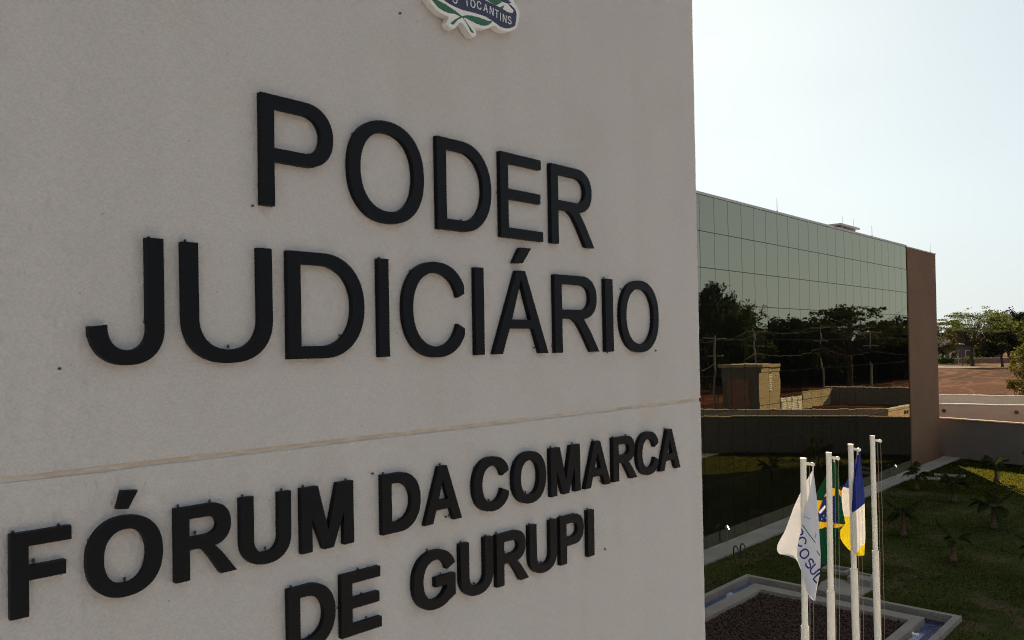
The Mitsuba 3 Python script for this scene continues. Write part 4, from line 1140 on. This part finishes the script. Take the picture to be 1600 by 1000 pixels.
def strip(a, b, n0, n1, lift, steps=60):
    V_ = []
    for t in np.linspace(0, 1, steps):
        q = a[:2] + (b - a)[:2] * t
        for o in (n0, n1):
            e = q + nv * o
            V_.append((e[0], e[1], float(terrain(e[0], e[1])) + lift))
    V_ = np.array(V_)
    f = []
    for i in range(steps - 1):
        f.append([2 * i, 2 * i + 2, 2 * i + 3, 2 * i + 1])
    m = trimesh.Trimesh(V_, np.vstack([np.array(f)[:, [0, 1, 2]], np.array(f)[:, [0, 2, 3]]]), process=False)
    return m


structure('road', strip(ra, rb, -2.5, 4.0, 0.13), 'mat_asphalt', label='pale grey road across the far side of the red field')
lw0, lw1 = on_field(1440, 172), on_field(1640, 172)
wall_run('low_wall', [lw0, lw1], 2.0, 3.55, 0.25, 'mat_redwall', 'low reddish wall behind the umbrella-shaped tree', 0.08, 'mat_house_white')


def house(px0, px1, D, z1, depth, wall, roof, label, windows=(), roof_h=0.25, name='house'):
    z1 = 2.0 + (z1 - 2.0) * 1.12
    a, b = on_field(px0, D), on_field(px1, D)
    a, b = np.array(a), np.array(b)
    L = np.linalg.norm(b - a)
    d = (b - a) / L
    n = np.array([-d[1], d[0]])
    n = n if n @ FWD[:2] > 0 else -n
    M = np.eye(4)
    M[:3, 0] = [*d, 0]
    M[:3, 1] = [*n, 0]
    M[:3, 3] = [*a, 0]
    k = thing(name, label, 'house')

    def P(part, m, mat):
        m.apply_transform(M)
        if np.linalg.det(M[:3, :3]) < 0:
            m.invert()
        return put(f'{k}__{part}', m, mat)
    P('walls', bx(0, L, 0, depth, 1.5, z1), wall)
    P('roof', bx(-0.4, L + 0.4, -0.7, depth + 0.4, z1 + 0.003, z1 + roof_h), roof)
    for (u, w, zb, zt) in windows:
        wk = P('window', bx(u * L, u * L + w, -0.06, -0.003, zb, zt), 'mat_white_paint')
        P_in = bx(u * L + 0.08, u * L + w - 0.08, -0.09, -0.062, zb + 0.08, zt - 0.08)
        P_in.apply_transform(M)
        if np.linalg.det(M[:3, :3]) < 0:
            P_in.invert()
        put(f'{wk}__pane', P_in, 'mat_window')
    return k


house(1477, 1529, 190, 6.0, 8, 'mat_house_dark', 'mat_house_white', 'low dark house with a pale roof edge behind the umbrella-shaped tree', [(0.15, 1.4, 3.4, 5.0), (0.6, 1.4, 3.4, 5.0)])
house(1534, 1549, 183, 5.9, 6, 'mat_house_blue', 'mat_house_dark', 'small blue house with a pale window right of the big trunk', [(0.42, 1.2, 4.1, 5.4)])
house(1497, 1527, 235, 10.0, 8, 'mat_house_blue', 'mat_tile_roof', 'taller grey-blue house seen through the umbrella-shaped tree', [(0.2, 1.5, 6.0, 8.0), (0.6, 1.5, 6.0, 8.0)])
house(1462, 1496, 205, 7.4, 8, 'mat_house_white', 'mat_tile_roof', 'pale house half hidden by the brown end wall', [(0.5, 2.0, 4.0, 5.6)])
house(1556, 1566, 200, 7.4, 6, 'mat_house_dark', 'mat_house_white', 'small dark house between the trees at the right', [])
# white arch of a garden gate
c = at(1490.5, 555, 203)
aa = np.linspace(0, np.pi, 15)
pts = [(*(c[:2] - AX[:2] * 0.85), 2.3)] + [(*(c[:2] - AX[:2] * 0.85 * math.cos(t)), 4.1 + 0.85 * math.sin(t)) for t in aa] + [(*(c[:2] + AX[:2] * 0.85), 2.3)]
k = put('garden_arch', tube(pts, 0.13, 8), 'mat_white_paint', smooth=40)
labels[k] = {'label': 'white round-topped garden arch in front of the far houses', 'category': 'arch'}
# lamp post and short post by the road
for px, zt, D, lab in ((1503.3, 9.4, 176, 'thin dark lamp post left of the umbrella-shaped tree'), (1497.5, 5.4, 179, 'short pale post left of the thin lamp post')):
    q = at(px, 560, D)
    k = thing('lamp_post', lab, 'post')
    put(f'{k}__shaft', tube([(q[0], q[1], 2.2), (q[0], q[1], zt)], [0.10, 0.06], 8), 'mat_dark_metal' if zt > 6 else 'mat_grey_metal')
    put(f'{k}__head', bx(q[0] - 0.12, q[0] + 0.12, q[1] - 0.35, q[1] + 0.35, zt + 0.002, zt + 0.12), 'mat_grey_metal')
# distant mast
q = at(1598.3, 520, 420)
k = thing('radio_mast', 'thin lattice mast on the skyline at the right edge', 'mast')
legs = [tube([(q[0] + dx, q[1] + dy, 1.5), (q[0] + dx * 0.5, q[1] + dy * 0.5, at(1598, 488, 420)[2])], 0.12, 5) for dx, dy in ((-0.7, -0.4), (0.7, -0.4), (0, 0.8))]
put(f'{k}__lattice', cat(*legs, *[tube([(q[0] - 0.6, q[1] - 0.3, z), (q[0] + 0.6, q[1] - 0.3, z + 1.5)], 0.06, 4) for z in np.arange(4, 20, 1.5)]), 'mat_grey_metal')
put(f'{k}__dish', tube([(q[0] - 0.6, q[1] - 0.8, at(1598, 494, 420)[2] - 1), (q[0] - 0.6, q[1] - 0.8, at(1598, 494, 420)[2] + 1)], 0.9, 10), 'mat_grey_metal')
# shrubs along the low wall
for i, (px, D, h, colr, lab) in enumerate(((1470, 165, 1.8, G3, 'yellow-green shrub against the low wall, half behind the end wall'), (1480, 166, 1.5, G1, 'small green shrub against the low wall'), (1516, 168, 1.6, G3, 'pale green shrub at the foot of the low wall beside the big trunk'))):
    q = on_field(px, D)
    r = np.random.default_rng(300 + i)
    z0 = float(terrain(*q))
    P = r.standard_normal((700, 3)) * np.array([0.7, 0.7, 0.35]) * h / 1.6 + np.array([q[0], q[1], z0 + h * 0.45])
    v, f, cc = leaf_mesh(P, 0.16, np.array(colr), 310 + i)
    k = thing('shrub', lab, 'shrub', 'shrubs by the low wall')
    put(f'{k}__foliage', (v, f), 'mat_leaf', color=cc)
    put(f'{k}__stem', tube([(q[0], q[1], z0 - 0.1), (q[0], q[1], z0 + h * 0.5)], [0.05, 0.02], 6), 'mat_bark')
